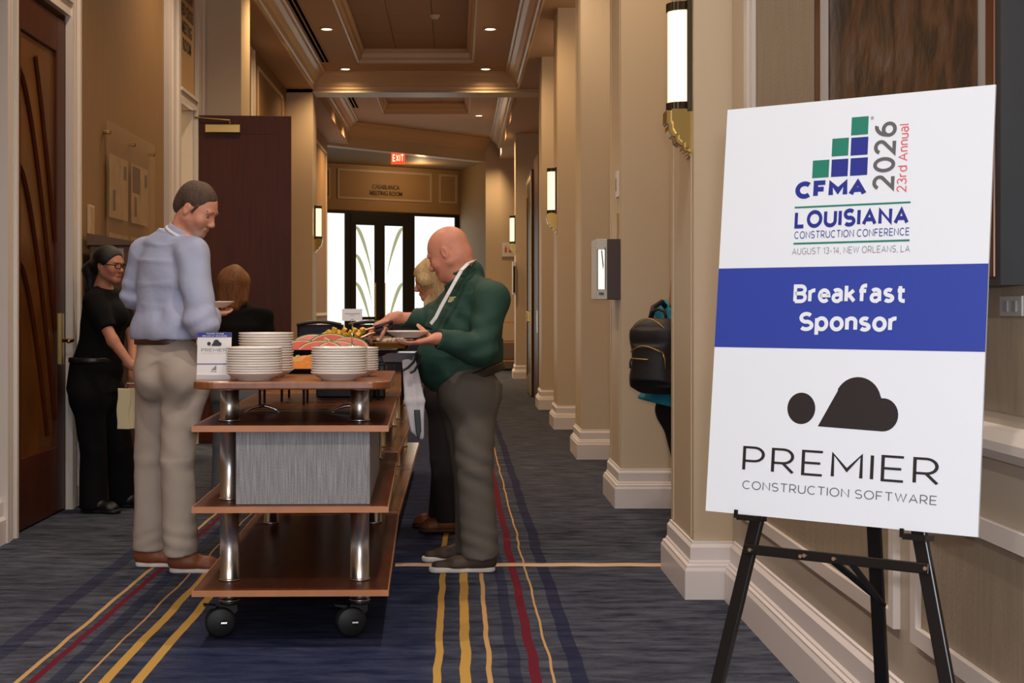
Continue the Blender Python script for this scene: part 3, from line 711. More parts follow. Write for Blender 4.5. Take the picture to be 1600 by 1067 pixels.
bm = bmesh.new(); lathe(bm, [(0, -.045), (.03, -.045), (.045, -.03), (.06, -.012), (.065, 0)], 24); obj('housing', bm, trimw, sm, True)
bm = bmesh.new(); lathe(bm, [(0, -.05), (.012, -.05), (.012, -.044)], 12); obj('sensor', bm, grey, sm)
# exit sign under the bulkhead
ex = empty('exit_sign', W(622, 247, 30.0), 'red illuminated EXIT sign hanging below the angled bulkhead', 'sign')
obj('housing', BX(-.14, .14, -.02, .02, -.12, .12), exitm, ex, bevel=.005)
strokes('EXIT', (0, -.021, 0), (1, 0, 0), (0, 0, 1), -.11, .11, -.075, .075, exitw, ex, .2, .14, lift=.002)
obj('mount_stem', BX(-.012, .012, -.012, .012, .12, .16), dkbrass, ex)
# restroom sign
rs = empty('restroom_sign', W(794, 390, 31.48), 'small pale restroom sign on the end wall', 'sign')
obj('sign_plate', BX(-.13, .13, -.012, .012, -.15, .15), paper, rs)
for dx in (-.05, .04):
    bm = bmesh.new(); bx(bm, dx-.025, dx+.025, -.016, -.012, -.06, .04); bx(bm, dx-.012, dx+.012, -.016, -.012, .05, .08); obj('figure_symbol', bm, red, rs)

# ------------------------------------------------------------------ sconces (built facing -x, wall at x=0)
def sconce(loc, rz, label, sc=1):
    r = empty('wall_sconce', loc, label, 'sconce', 'brass wall sconces', rz); r.scale = (sc, sc, sc)
    def half(z0, z1, ra, m, name, ribs=0, xo=0):
        bm = bmesh.new(); n = 20; pts = [(-(xo)-ra*math.sin(PI*i/n)*1.15, -ra*math.cos(PI*i/n)) for i in range(n+1)]
        if ribs:
            pts = []
            for i in range(ribs*2+1):
                a = PI*i/(ribs*2); q = ra*(1 if i % 2 else .95); pts.append((-xo-q*math.sin(a)*1.15, -q*math.cos(a)))
        prism(bm, [(x, y, z0) for x, y in pts], (0, 0, z1-z0)); return obj(name, bm, m, r, False)
    half(-.205, .205, .066, glow, 'glass_tube', 0, .022)
    half(.205, .243, .072, dkbrass, 'top_cap', 14, .022); half(-.243, -.205, .072, dkbrass, 'bottom_cap', 14, .022)
    obj('backplate', BX(-.022, 0, -.082, .082, -.25, .25), dkbrass, r, bevel=.003)
    prof = [(-.112, -.243), (-.112, -.30), (-.102, -.31), (-.102, -.335), (-.085, -.36), (-.07, -.365), (-.07, -.385), (-.05, -.40), (-.035, -.40), (-.035, -.425), (-.012, -.43), (-.012, -.45), (0, -.45), (0, -.243)]
    for yy, w_ in ((-.055, .11),):
        bm = bmesh.new(); prism(bm, [(x, yy, z) for x, z in prof], (0, w_, 0)); obj('stepped_bracket', bm, brass, r, bevel=.003)
    for yy in (-.075, .061):
        bm = bmesh.new(); prism(bm, [(x*.8, yy, z*.94-.01) for x, z in prof], (0, .014, 0)); obj('bracket_fin', bm, brass, r)
    return r
sconce((PX(6.66)-.0, 6.64, 2.41), 0, 'largest lit wall sconce, on the nearest pillar above the easel sign')
sconce((PX(15.75), 15.80, 2.54), 0, 'lit wall sconce on the fourth pillar, above the screen box')
sconce((1.06, 26.95, 2.72), 0, 'small lit wall sconce on the far pillar beyond the dark door', 1.05)
sconce((-2.11, 22.2-.45, 2.55), PI, 'lit wall sconce on the far left pilaster beside the glass doors')
# screen box on pillar two
x2 = PX(9.42)
bxs = empty('screen_box', (x2, 9.66, 1.28+(VY-420)/244), 'dark wall-mounted display box with a bright narrow front on the second pillar', 'display')
obj('housing', BX(-.155, -.085, -.16, .20, -.195, .195), mat('box_silver', (205, 208, 205), .4), bxs, bevel=.003)
obj('side_case', BX(-.085, 0, -.16, .20, -.195, .195), mat('box_brown', (72, 58, 58), .5), bxs, bevel=.003)
# the bright narrow face looks toward the camera
obj('screen', BX(-.148, -.098, -.163, -.159, -.13, .125), mat('screen_white', (250, 250, 250), .3, emit=(240, 246, 246), es=.7), bxs)
obj('screen_bezel', (lambda b: (bx(b, -.150, -.145, -.1645, -.1605, -.135, .13), bx(b, -.101, -.096, -.1645, -.1605, -.13, .14), b)[-1])(bmesh.new()), black, bxs)
obj('dark_streak', (lambda b: prism(b, [(-.125, -.1635, .12), (-.118, -.1635, .12), (-.108, -.1635, .02), (-.113, -.1635, .0)], (0, -.001, 0)))(bmesh.new()), grey, bxs)
obj('button', BX(-.138, -.108, -.1635, -.160, -.165, -.150), grey, bxs)
th = empty('wall_plate', (x2, 9.62, 2.09), 'pale control plate high on the second pillar', 'plate')
obj('plate', BX(-.014, 0, -.05, .05, -.085, .085), paper, th, bevel=.003); obj('slot_marks', BX(-.017, -.014, -.02, .03, -.04, .04), lgrey, th)
th = empty('room_plaque', (x2, 9.62, 1.79), 'beige blank plate between the control plate and the screen box', 'plate')
obj('plate', BX(-.014, 0, -.05, .05, -.11, .11), tan_panel, th, bevel=.003); obj('plate_rim', BX(-.017, -.014, -.042, .042, -.102, .102), beige, th)
ss = empty('wall_screen', (1.055, 22.9+4, 1.83), 'small white screen panel with a black strip on the far right wall', 'display')
obj('panel', BX(-.06, -.0, -.22, .0, -.30, .30), paper, ss, bevel=.004); obj('screen', BX(-.045, -.01, -.225, -.22, -.26, .22), black, ss)
# switch plate on the near wall
sw = empty('switch_plate', (XR-.004, 3.20, 1.283), 'grey wall switch plate to the right of the easel sign', 'switch')
obj('plate', BX(-.006, 0, -.055, .075, -.02, .025), mat('plate_grey', (170, 166, 162), .4), sw, bevel=.002)
for dy in (-.03, .02): obj('toggle', BX(-.010, -.006, dy, dy+.024, -.010, .014), lgrey, sw)

# ------------------------------------------------------------------ picture on the near wall
pic = empty('framed_painting', (XR-.004, 0, 0), 'large framed brown abstract painting behind the easel sign', 'painting')
bronze = mat('bronze_frame', (92, 54, 30), .3, .3); pdark = mat('frame_side', (46, 48, 52), .45)
pm = mat('painting_surface', (96, 66, 44), .35, bump=.6, bscale=14)
nt = pm.node_tree; b = nt.nodes['Principled BSDF']
tc = nt.nodes.new('ShaderNodeTexCoord'); mp = nt.nodes.new('ShaderNodeMapping'); mp.inputs['Scale'].default_value = (1, 3.2, 2.2); nt.links.new(tc.outputs['Object'], mp.inputs[0])
n = nt.nodes.new('ShaderNodeTexNoise'); n.inputs['Scale'].default_value = 2.2; n.inputs['Detail'].default_value = 9; n.inputs['Distortion'].default_value = .8; nt.links.new(mp.outputs[0], n.inputs[0])
r = nt.nodes.new('ShaderNodeValToRGB'); nt.links.new(n.outputs['Fac'], r.inputs[0]); e = r.color_ramp.elements
e[0].position = .33; e[0].color = (*lin((26, 20, 20)), 1); e[1].position = .78; e[1].color = (*lin((134, 122, 114)), 1)
for p_, c in ((.45, (50, 36, 28)), (.55, (84, 56, 34)), (.64, (84, 68, 60))): q = e.new(p_); q.color = (*lin(c), 1)
nt.links.new(r.outputs[0], b.inputs['Base Color'])
obj('canvas', BX(-.05, -.03, 3.30, 4.62, 1.48, 3.6), pm, pic)
obj('mount', BX(-.045, -.01, 3.18, 4.70, 1.38, 3.75), mat('grey_mount', (150, 148, 146), .6), pic)
bm = bmesh.new(); bx(bm, -.065, -.04, 3.15, 3.20, 1.345, 3.8); bx(bm, -.065, -.04, 4.66, 4.72, 1.345, 3.8); bx(bm, -.065, -.04, 3.2, 4.66, 1.345, 1.39); bx(bm, -.065, -.04, 3.2, 4.66, 3.75, 3.8)
obj('bronze_moulding', bm, bronze, pic, bevel=.004)
bm = bmesh.new(); bx(bm, -.06, 0, 3.12, 3.15, 1.33, 3.81); bx(bm, -.06, 0, 4.72, 4.75, 1.33, 3.81); bx(bm, -.06, 0, 3.15, 4.72, 1.33, 1.345)
obj('frame_edge', bm, pdark, pic)
obj('acrylic_edge', BX(-.075, -.052, 4.60, 4.615, 1.42, 3.7), mat('clear_edge', (210, 200, 190), .1, alpha=.6), pic)

# ------------------------------------------------------------------ left wall: acrylic notice board, plaque, cabinet
ply = empty('notice_board', (XL+.004, 0, 0), 'clear acrylic poster panel held by brass studs on the left wall', 'notice board')
acr = mat('clear_acrylic', (196, 170, 140), .04, alpha=.18)
obj('acrylic_sheet', BX(.035, .042, 10.30, 11.92, .95, 2.60), acr, ply)
posterm = mat('tan_poster', (168, 138, 102), .6, var=.2, vscale=(8, 8, 8)); pd = mat('poster_dark', (70, 52, 50), .6)
k = 0
for (ya, yb) in ((10.42, 11.0), (11.12, 11.72)):
    for (za, zb) in ((1.93, 2.38), (1.25, 1.82)):
        p = obj('poster', BX(.024, .028, ya, yb, za, zb), posterm, ply)
        if k >= 2: obj('printed_figure', BX(.0285, .029, ya+.03, ya+.30, zb-.22, zb-.02), pd, p)
        obj('printed_figure', BX(.0285, .029, ya+.1, ya+.18, za+.05, za+.2), pd, p); obj('printed_figure', BX(.0285, .029, yb-.14, yb-.05, zb-.15, zb-.05), pd, p); k += 1
for y_ in (10.36, 11.15, 11.86):
    for z_ in (2.52, 1.04):
        g = bmesh.new(); tube(g, [(0, y_, z_), (.05, y_, z_)], .014, 12); obj('stud', g, brass, ply)
pq = empty('room_plaque', (XL, 9.98, 1.86), 'small cream framed plaque above the brown cabinet on the left wall', 'plaque')
obj('plaque_frame', BX(0, .018, -.07, .07, -.12, .12), mat('plaque_cream', (186, 166, 136), .5), pq, bevel=.003); obj('plaque_face', BX(.018, .021, -.055, .055, -.105, .105), posterm, pq)
kb = empty('brown_cabinet', (XL+.0, 9.75, 0), 'tall dark brown kiosk cabinet against the left wall behind the woman in black', 'cabinet')
kbm = mat('kiosk_brown', (92, 66, 50), .5)
obj('body', BX(.05, .36, .02, .55, .0, 1.70), kbm, kb, bevel=.01); obj('sloped_top', (lambda b: prism(b, [(.04, .0, 1.70), (.38, .0, 1.70), (.38, .0, 1.72), (.04, .0, 1.78)], (0, .57, 0)))(bmesh.new()), kbm, kb)
obj('label_card', BX(.20, .28, .010, .02, 1.58, 1.68), lgrey, kb)

# ------------------------------------------------------------------ floor tape
bm = bmesh.new(); n = 24
for i in range(n):
    xa = -.31+(1.03+.31)*i/n; xb = -.31+(1.03+.31)*(i+1)/n; ya = 7.335+.006*math.sin(i*1.3); yb = 7.335+.006*math.sin((i+1)*1.3)
    v = [bm.verts.new(p) for p in ((xa, ya-.03, .001), (xb, yb-.03, .001), (xb, yb-.02, .009), (xa, ya-.02, .009), (xb, yb+.02, .009), (xa, ya+.02, .009), (xb, yb+.03, .001), (xa, ya+.03, .001))]
    bm.faces.new((v[0], v[1], v[2], v[3])); bm.faces.new((v[3], v[2], v[4], v[5])); bm.faces.new((v[5], v[4], v[6], v[7]))
tag(obj('floor_tape', bm, mat('tan_tape', (206, 170, 140), .35)), 'tan cable tape strip running across the carpet to the nearest pillar', 'tape')

# ------------------------------------------------------------------ buffet carts
def rshelf(bm, x0, x1, y0, y1, z0, z1, r=.02, seg=5, front=None):
    pts = []
    rf = front or r
    for cx, cy, a0, rr in ((x1-rf, y0+rf, -90, rf), (x1-r, y1-r, 0, r), (x0+r, y1-r, 90, r), (x0+rf, y0+rf, 180, rf)):
        for i in range(seg+1):
            a = math.radians(a0+90*i/seg); pts.append((cx+rr*math.cos(a), cy+rr*math.sin(a), z0))
    prism(bm, pts, (0, 0, z1-z0)); return bm
def caster(parent, x, y, a):
    c = bpy.data.objects.new('caster', None); C.objects.link(c); c.parent = parent; c.location = (x, y, 0); c.rotation_euler = (0, 0, a)
    for dy in (-.024, .008):
        g = bmesh.new(); lathe(g, [(0, 0), (.05, 0), (.058, .004), (.06, .008), (.058, .012), (.05, .016), (0, .016)], 24)
        g.transform(Matrix.Translation((-.035, dy+.016, .06)) @ Matrix.Rotation(PI/2, 4, 'X')); obj('wheel', g, rubber, c, True)
    g = bmesh.new(); prism(g, [(-.05, -.008, .06), (-.03, -.008, .045), (.03, -.008, .10), (.03, -.008, .135), (-.03, -.008, .135), (-.055, -.008, .10)], (0, .016, 0)); obj('fork', g, rubber, c)
    g = bmesh.new(); lathe(g, [(0, .128), (.036, .128), (.038, .134), (.038, .142), (0, .142)], 20); obj('swivel_plate', g, dkbrass, c, True)
    g = bmesh.new(); tube(g, [(-.035, -.028, .06), (-.012, -.028, .06)], .01, 10); bx(g, -.029, -.021, -.032, -.026, .056, .064); obj('axle_cap', g, steel, c)
    g = bmesh.new(); prism(g, [(-.06, -.02, .115), (-.10, -.02, .125), (-.10, -.02, .132), (-.05, -.02, .125)], (0, .04, 0)); obj('brake_pedal', g, rubber, c)
def cart(loc, rz, x0, x1, ln, label, lam, tiers=(.22, .535, .84), posts=True):
    r = empty('buffet_cart', loc, label, 'cart', 'rolling wooden buffet carts', rz)
    for z in tiers:
        s = obj('shelf', rshelf(bmesh.new(), x0+.004, x1-.004, .004, ln-.004, z-.024, z, .012), lam, r)
        g = bmesh.new(); bx(g, x0, x1, 0, .004, z-.024, z-.001); bx(g, x1-.004, x1, .004, ln, z-.024, z-.001); bx(g, x0, x0+.004, .004, ln, z-.024, z-.001)
        obj('edge_band', g, edgewood, s)
    if posts:
        for x in (-.258, .250):
            for y in (.21, ln-.33):
                top = 1.0 if (y < .5 and lam is cartwood) else .84
                pst = bpy.data.objects.new('post', None); C.objects.link(pst); pst.parent = r; pst.location = (x, y, 0)
                zs = [.14]+[t for t in tiers]+([top] if top > .85 else [])
                for a, b_ in zip(zs, zs[1:]):
                    g = bmesh.new(); z1 = b_-(.024 if b_ in tiers else .03); z0 = a
                    lathe(g, [(0, z0), (.041, z0), (.041, z0+.008), (.037, z0+.01), (.037, z1-.01), (.041, z1-.008), (.041, z1), (0, z1)], 28); obj('post_tube', g, steel, pst, True)
                    for p in pst.children[-1].data.polygons: p.use_smooth = abs(p.normal.z) < .5
                caster(r, x, y, math.radians(12 if y < .5 else 30))
    return r
cart1 = cart((-.628, 5.54, 0), math.radians(1.2), -.372, .368, 2.07, 'nearest brown wooden buffet cart with grey panel box and steel posts', cartwood)
top = obj('raised_top', rshelf(bmesh.new(), -.375, .375, -.01, .98, .975, 1.005, .03, 8, .085), topwood, cart1, bevel=.006)
# woven grey panel box between the shelves, hollow
bm = bmesh.new()
bx(bm, -.212, .295, .05, .062, .537, .812); bx(bm, .283, .295, .062, 1.2, .537, .812); bx(bm, -.212, -.200, .062, 1.2, .537, .812)
obj('panel_box', bm, linen, cart1)
cart2 = cart((-.674, 7.72, 0), 0, -.37, .37, 1.95, 'second wooden buffet cart right behind the nearest one', litlam)
cart3 = cart((-.674, 9.70, 0), 0, -.37, .37, 1.95, 'third wooden buffet cart at the far end of the row', litlam)
farc = cart((1.02, 30.2, 0), 0, -.45, .33, .9, 'distant brown cart standing by the end wall', cartwood, (.22, .60, 1.0))
# low chrome items on the second shelf, under the plates
def cart_pt(x, y, z): 
    a = math.radians(1.2); return Vector((-.628+x*math.cos(a)-y*math.sin(a), 5.54+x*math.sin(a)+y*math.cos(a), z))
for (px, w_, lb) in ((410, 50, 'low arched chrome bar at the left under the plate shelf'), (545, 50, 'low arched chrome bar at the right under the plate shelf')):
    p = W(px, 641, 6.2); r = empty('chrome_bar', (p.x, 6.2, .8405), lb, 'handle')
    g = bmesh.new(); tube(g, [(-.072+.144*i/12, 0, .006+.024*math.sin(PI*i/12)) for i in range(13)], .005, 10, rs=[.003+.004*math.sin(PI*i/12) for i in range(13)]); obj('arched_bar', g, chrome, r, True)
    for dx in (-.068, .068): g = bmesh.new(); lathe(g, [(0, 0), (.008, 0), (.007, .006), (0, .008)], 10, (dx, 0, 0)); obj('foot', g, chrome, r, True)
# ------------------------------------------------------------------ plates
def plate_bm(R=.108):
    bm = bmesh.new()
    pr = [(0, .004), (.055, .004), (.060, 0), (.066, 0), (.068, .005), (.088, .014), (.1035, .026), (.108, .0285), (.1085, .0315), (.106, .033), (.099, .030), (.085, .0185), (.065, .0085), (0, .0075)]
    s = R/.108; return lathe(bm, [(r*s, z) for r, z in pr], 40)
ORD = ['first', 'second', 'third', 'fourth', 'fifth', 'sixth', 'seventh', 'eighth', 'ninth', 'tenth', 'eleventh', 'twelfth', 'thirteenth', 'fourteenth', 'fifteenth']
pl0 = None
def plate(x, y, z, label, grp, sc=1, name='dinner_plate'):
    global pl0
    if pl0 is None: o = obj(name, plate_bm(), whitep, None, True); pl0 = o
    else: o = pl0.copy(); C.objects.link(o); o.name = name
    o.location = (x, y, z); o.scale = (sc, sc, 1); o.rotation_euler = (0, 0, random.random()*6)
    tag(o, label, 'plate', grp); return o
for (px, Y, n, sc, nm, st) in ((397.5, 5.655, 11, 1, 'front left stack', .0095), (530, 5.66, 11, 1, 'front right stack', .0095), (416, 5.93, 15, 1.02, 'tall back left stack', .0104), (552, 5.98, 10, .95, 'half hidden back right stack', .0095)):
    x = (px-VX)*Y/F
    for i in range(n):
        plate(x+random.uniform(-.0012, .0012), Y+random.uniform(-.0012, .0012), 1.0052+i*st, (f'white plate on top of the {nm} on the raised cart top' if i == n-1 else f'white plate at the bottom of the {nm}' if i == 0 else f'white plate, {ORD[n-1-i]} from the top of the {nm}'), f'white plates in the {nm}', sc)
# ------------------------------------------------------------------ small sponsor sign on the cart
def cloud(bm, org, ux, uz, n, s, th=.0004):
    """small cloud mark: disc + cloud; width of the whole mark = s"""
    org = Vector(org); ux = Vector(ux); uz = Vector(uz); n = Vector(n)
    k = s/352.0
    def P(x, y): return org+ux*(x-461)*k+uz*(210-y)*k
    prism(bm, [P(330+46*math.cos(a), 206+48*math.sin(a)) for a in [2*PI*i/36 for i in range(36)]][::-1], n*th)
    pts = [(387, 258), (446, 148)]
    for i in range(15):
        a = math.radians(208+(345-208)*i/14); pts.append((510+73*math.cos(a), 178+73*math.sin(a)))
    for i in range(15):
        a = math.radians(-98+(188)*i/14); pts.append((590+47*math.cos(a), 214+49*math.sin(a)))
    prism(bm, [P(x, y) for x, y in pts][::-1], n*th)
    return bm
ts = W(334, 553, 5.70)
sg = empty('tabletop_sign', (ts.x, 5.70, 1.0055), 'small white sponsor sign standing beside the front left plates', 'sign')
hz = .182; wv = .066
obj('card', (lambda b: prism(b, [(-wv, 0, .016), (wv, 0, .016), (wv, .02, hz), (-wv, .02, hz)], (0, .003, 0)))(bmesh.new()), paper, sg)
obj('acrylic_foot', (lambda b: (bx(b, -wv, wv, -.012, .05, 0, .004), bx(b, -wv, wv, -.006, .0, .0, .018), b)[-1])(bmesh.new()), mat('clear_foot', (220, 220, 225), .1, alpha=.5), sg)
un = Vector((0, .02, hz-.016)).normalized(); so = Vector((0, -.0001, .016)); nn_ = Vector((1, 0, 0)).cross(un)
def band(z0, z1, m, name): 
    g = bmesh.new(); prism(g, [so+Vector((-wv, 0, 0))+un*z0, so+Vector((wv, 0, 0))+un*z0, so+Vector((wv, 0, 0))+un*z1, so+Vector((-wv, 0, 0))+un*z1], nn_*.0004); obj(name, g, m, sg)
band(.148, .167, navy, 'blue_band'); band(.042, .0455, navy, 'blue_line')
strokes('THANKS TO OUR', so, (1, 0, 0), un, -.032, .036, .159, .1645, white, sg, .18, lift=.0012)
strokes('BREAKFAST SPONSORS', so, (1, 0, 0), un, -.046, .048, .1505, .1555, white, sg, .18, lift=.0012)
g = cloud(bmesh.new(), so+un*.122+nn_*.0003, (1, 0, 0), un, nn_, .056); obj('cloud_logo', g, ink, sg)
strokes('PREMIER', so, (1, 0, 0), un, -.050, .048, .092, .105, grey, sg, .10, lift=.0008)
strokes('CONSTRUCTION SOFTWARE', so, (1, 0, 0), un, -.049, .048, .0835, .0875, lgrey, sg, .10, lift=.0008)
g = bmesh.new()
for i in range(3):
    for j in range(i+1):
        a = so+Vector((-.008+i*.006, 0, 0))+un*(.020+j*.006); prism(g, [a, a+Vector((.005, 0, 0)), a+Vector((.005, 0, 0))+un*.005, a+un*.005], nn_*.0004)
obj('step_logo', g, grey, sg)
strokes('CFMA', so, (1, 0, 0), un, -.012, .011, .011, .0175, grey, sg, .2, lift=.0008)

# ------------------------------------------------------------------ food display
def wire_stand(x, y, w_, d, h, label, z0=.8405):
    r = empty('riser_stand', (x, y, z0), label, 'stand', 'black wire riser stands')
    for sx in (-1, 1):
        for sy in (-1, 1): g = bmesh.new(); tube(g, [(sx*w_/2, sy*d/2, 0), (sx*w_/2, sy*d/2, h-z0)], .006, 8); obj('leg', g, blackmetal, r)
    g = bmesh.new(); tube(g, [(-w_/2, -d/2, h-z0-.006), (w_/2, -d/2, h-z0-.006), (w_/2, d/2, h-z0-.006), (-w_/2, d/2, h-z0-.006)], .006, 8, closed=True); obj('top_frame', g, blackmetal, r)
def tray(name, x, y, z, w_, d, h, m, label, cat='tray', rz=0):
    """shallow tray with flared sides and rim"""
    r = empty(name, (x, y, z), label, cat, None, rz)
    bm = bmesh.new()
    def ring(a, b_, zz): return [bm.verts.new((sx*a/2, sy*b_/2, zz)) for sx, sy in ((-1, -1), (1, -1), (1, 1), (-1, 1))]
    R_ = [ring(w_*.8, d*.8, 0), ring(w_*.94, d*.94, h-.003), ring(w_, d, h-.003), ring(w_, d, h), ring(w_*.92, d*.92, h), ring(w_*.78, d*.78, .005)]
    for a, b_ in zip(R_, R_[1:]):
        for k in range(4): bm.faces.new((a[k], a[(k+1)%4], b_[(k+1)%4], b_[k]))
    bm.faces.new(R_[0][::-1]); bm.faces.new(R_[-1])
    obj('tray_body', bm, m, r, bevel=.004)
    return r
slate = mat('dark_slate', (34, 30, 34), .35); silver = mat('tray_silver', (170, 182, 200), .25, .8); wood2 = mat('amber_wood', (150, 96, 38), .4, var=.2)
whitec = mat('cheese_white', (238, 226, 206), .5); melonred = mat('watermelon_red', (216, 70, 48), .35, var=.15, vscale=(20, 20, 20)); rind = mat('watermelon_rind', (70, 96, 34), .4); rindw = mat('rind_white', (232, 214, 150), .5)
orange = mat('cantaloupe', (232, 136, 44), .4, var=.15, vscale=(15, 15, 15)); orrind = mat('cantaloupe_rind', (186, 150, 90), .6); pine = mat('pineapple', (240, 186, 64), .4, var=.2, vscale=(30, 30, 30)); lime = mat('lime_green', (170, 190, 70), .4)
brown = mat('granola_brown', (110, 70, 44), .8, var=.5, vscale=(90, 90, 90), bump=.6, bscale=100)
def wedge_mesh():      # melon wedge standing, arc of rind outside; x along length
    n = 14; R = .10; out = {}
    bms = [bmesh.new(), bmesh.new(), bmesh.new()]
    for bm, r0, r1_ in ((bms[0], 0, .88), (bms[1], .88, .93), (bms[2], .93, 1.0)):
        pts = []
        for i in range(n+1):
            a = PI*i/n; pts.append((R*r1_*math.cos(a), 0, R*.62*r1_*math.sin(a)))
        if r0:
            for i in range(n, -1, -1):
                a = PI*i/n; pts.append((R*r0*math.cos(a), 0, R*.62*r0*math.sin(a)))
        if r0:
            k = n+1
            fr = [bm.verts.new(p) for p in pts]; bk = [bm.verts.new(Vector(p)+Vector((0, .022, 0))) for p in pts]; m2 = len(pts)
            for i in range(n): bm.faces.new((fr[i], fr[i+1], fr[m2-2-i], fr[m2-1-i])); bm.faces.new((bk[i+1], bk[i], bk[m2-1-i], bk[m2-2-i]))
            for i in range(n): bm.faces.new((fr[i], bk[i], bk[i+1], fr[i+1])); bm.faces.new((fr[m2-2-i], bk[m2-2-i], bk[m2-1-i], fr[m2-1-i]))
        else: prism(bm, pts, (0, .022, 0))
    return bms
wproto = None
def wedge(kind, x, y, z, rz, tilt, label, grp, sc=1):
    r = empty(kind+'_slice', (x, y, z), label, 'fruit', grp, 0); r.rotation_euler = (tilt, 0, rz); r.scale = (sc, sc, sc)
    cols = {'watermelon': (melonred, rindw, rind), 'cantaloupe': (orange, orange, orrind)}[kind]
    for bm, m, nm in zip(wedge_mesh(), cols, ('flesh', 'inner_rind', 'rind')): obj(nm, bm, m, r)
# riser stands
wire_stand(-.62, 7.10, .42, .3, 1.055, 'black wire stand carrying the watermelon platter on the cart shelf')
wire_stand(-.29-.03, 7.22, .12, .30, 1.02, 'black wire stand under the silver tray at the right cart edge')
wire_stand(-.80, 6.78, .20, .16, 1.03, 'black wire stand under the cheese tray at the left')
# navy tray with cantaloupe on the raised top
t1 = tray('dark_tray', -.73, 6.30, 1.0055, .34, .24, .022, navy_t if 'navy_t' in globals() else mat('navy_tray', (20, 26, 44), .3), 'dark navy tray of cantaloupe slices between the plate stacks')
for i in range(9):
    wedge('cantaloupe', -.86+.032*i, 6.27+.03*(i % 3)-.02, 1.018, random.uniform(-.5, .5), random.uniform(-.9, -.4), 'orange cantaloupe slice heaped on the dark navy tray', 'cantaloupe slices', random.uniform(.55, .75))
for i in range(7):
    wedge('cantaloupe', -.83+.036*i, 6.33, 1.045+.004*(i % 2), random.uniform(-.6, .6), random.uniform(-1.1, -.5), 'orange cantaloupe slice in the upper layer on the dark navy tray', 'upper cantaloupe slices', random.uniform(.5, .62))
t2 = tray('white_tray', -.80, 6.78, 1.031, .36, .18, .022, whitep, 'white dish of cheese and lime behind the cantaloupe')
for i in range(5):
    o = obj('lime_wedge' if i % 2 else 'cheese_wedge', (lambda b: prism(b, [(0, 0, 0), (.05, 0, 0), (.025, 0, .03)], (.01, .04, 0)))(bmesh.new()), lime if i % 2 else whitec, None, bevel=.004)
    o.location = (-.93+.055*i, 6.75, 1.038); tag(o, 'pale green lime wedge on the white dish' if i % 2 else 'cream cheese wedge on the white dish', 'fruit' if i % 2 else 'cheese', 'lime wedges' if i % 2 else 'cheese wedges')
# long dark platter with watermelon and pineapple
t3 = tray('dark_platter', -.60, 7.10, 1.056, .62, .34, .03, slate, 'long dark platter heaped with watermelon behind the plates')
k = 0
WM = [(-.74, 7.02, 1.07, .12, -.55, 1.15), (-.655, 7.00, 1.068, -.15, -.6, 1.2), (-.57, 7.01, 1.066, .18, -.5, 1.15), (-.70, 7.08, 1.10, -.1, -.5, 1.05), (-.61, 7.08, 1.10, .1, -.45, 1.1), (-.52, 7.06, 1.09, .25, -.5, 1.0), (-.50, 6.99, 1.066, -.2, -.7, .9)]
WL_ = ['front left red watermelon slice', 'front middle red watermelon slice', 'front right of centre red watermelon slice', 'upper left red watermelon slice', 'upper middle red watermelon slice', 'upper right red watermelon slice', 'small red watermelon slice at the right end']
for i, (x, y, z, rz, tl, sc) in enumerate(WM):
    wedge('watermelon', x, y, z, rz, tl, WL_[i]+' on the long dark platter', 'watermelon slices', sc)
for i in range(12):
    g = bmesh.new(); bx(g, -.012, .012, -.010, .010, 0, .03); o = obj('pineapple_chunk', g, pine, None, bevel=.004)
    o.location = (-.64+.016*i, 7.17+random.uniform(-.012, .012), 1.135+.012*(i % 3)); o.rotation_euler = (random.uniform(-.6, .6), random.uniform(-.6, .6), random.random()*3)
    tag(o, 'yellow pineapple chunk heaped behind the watermelon', 'fruit', 'pineapple chunks')
# base fill for the pineapple so it rests on something
bm = bmesh.new(); bx(bm, -.67, -.44, 7.14, 7.22, 1.062, 1.135); tag(obj('pineapple_bowl', bm, slate, None, bevel=.01), 'dark block dish holding the pineapple chunks', 'dish')
# granola basket, marshmallow dish, wooden bowl, tomato tray, silver chafing tray
t4 = tray('copper_basket', -.40, 7.62, 1.055, .34, .22, .065, mat('copper', (150, 84, 46), .3, .7), 'copper coloured basket of granola under the tongs', 'basket')
tag(obj('granola', (lambda b: lathe(b, [(0, .05), (.05, .046), (.09, .03), (.10, .0)], 20))(bmesh.new()), brown), 'brown granola heaped in the copper basket', 'food', kind='stuff').location = (-.40, 7.62, 1.09)
wire_stand(-.40, 7.55, .34, .2, 1.052, 'black wire stand under the copper basket')
t5 = tray('wooden_tray', -.335, 7.40, 1.080, .17, .18, .03, wood2, 'amber wooden tray of white cubes beside the green shirted man')
for i in range(14):
    g = BX(-.009, .009, -.009, .009, 0, .016); o = obj('white_cube', g, whitec, None, bevel=.004); o.location = (-.395+.0098*i, 7.36+.02*(i % 3), 1.1115+(.0 if i % 2 else .006)); o.rotation_euler = (0, 0, random.random()*3)
    tag(o, 'small white cube on the amber wooden tray', 'cheese', 'white cubes')
wire_stand(-.335, 7.40, .12, .10, 1.078, 'black wire stand under the amber wooden tray')
t6 = tray('silver_tray', -.285, 7.12, 1.025, .17, .30, .045, silver, 'deep silver serving tray at the right edge of the cart')
for i in range(8):
    g = bmesh.new(); bmesh.ops.create_icosphere(g, subdivisions=2, radius=.011); o = obj('tomato', g, mat('tomato_red', (196, 40, 28), .25) if i == 0 else MATS['tomato_red'], None, True)
    o.location = (-.345+.014*(i % 5), 7.03+.022*(i//3), 1.053); tag(o, 'small red tomato in the deep silver tray', 'tomato', 'small red tomatoes')
dome = empty('food_warmer', (-.72, 8.6, .8405), 'black domed warmer with lid on the second cart', 'warmer')
obj('warmer_body', rshelf(bmesh.new(), -.28, .30, -.2, .2, 0, .16, .04), blackmetal, dome)
g = bmesh.new()
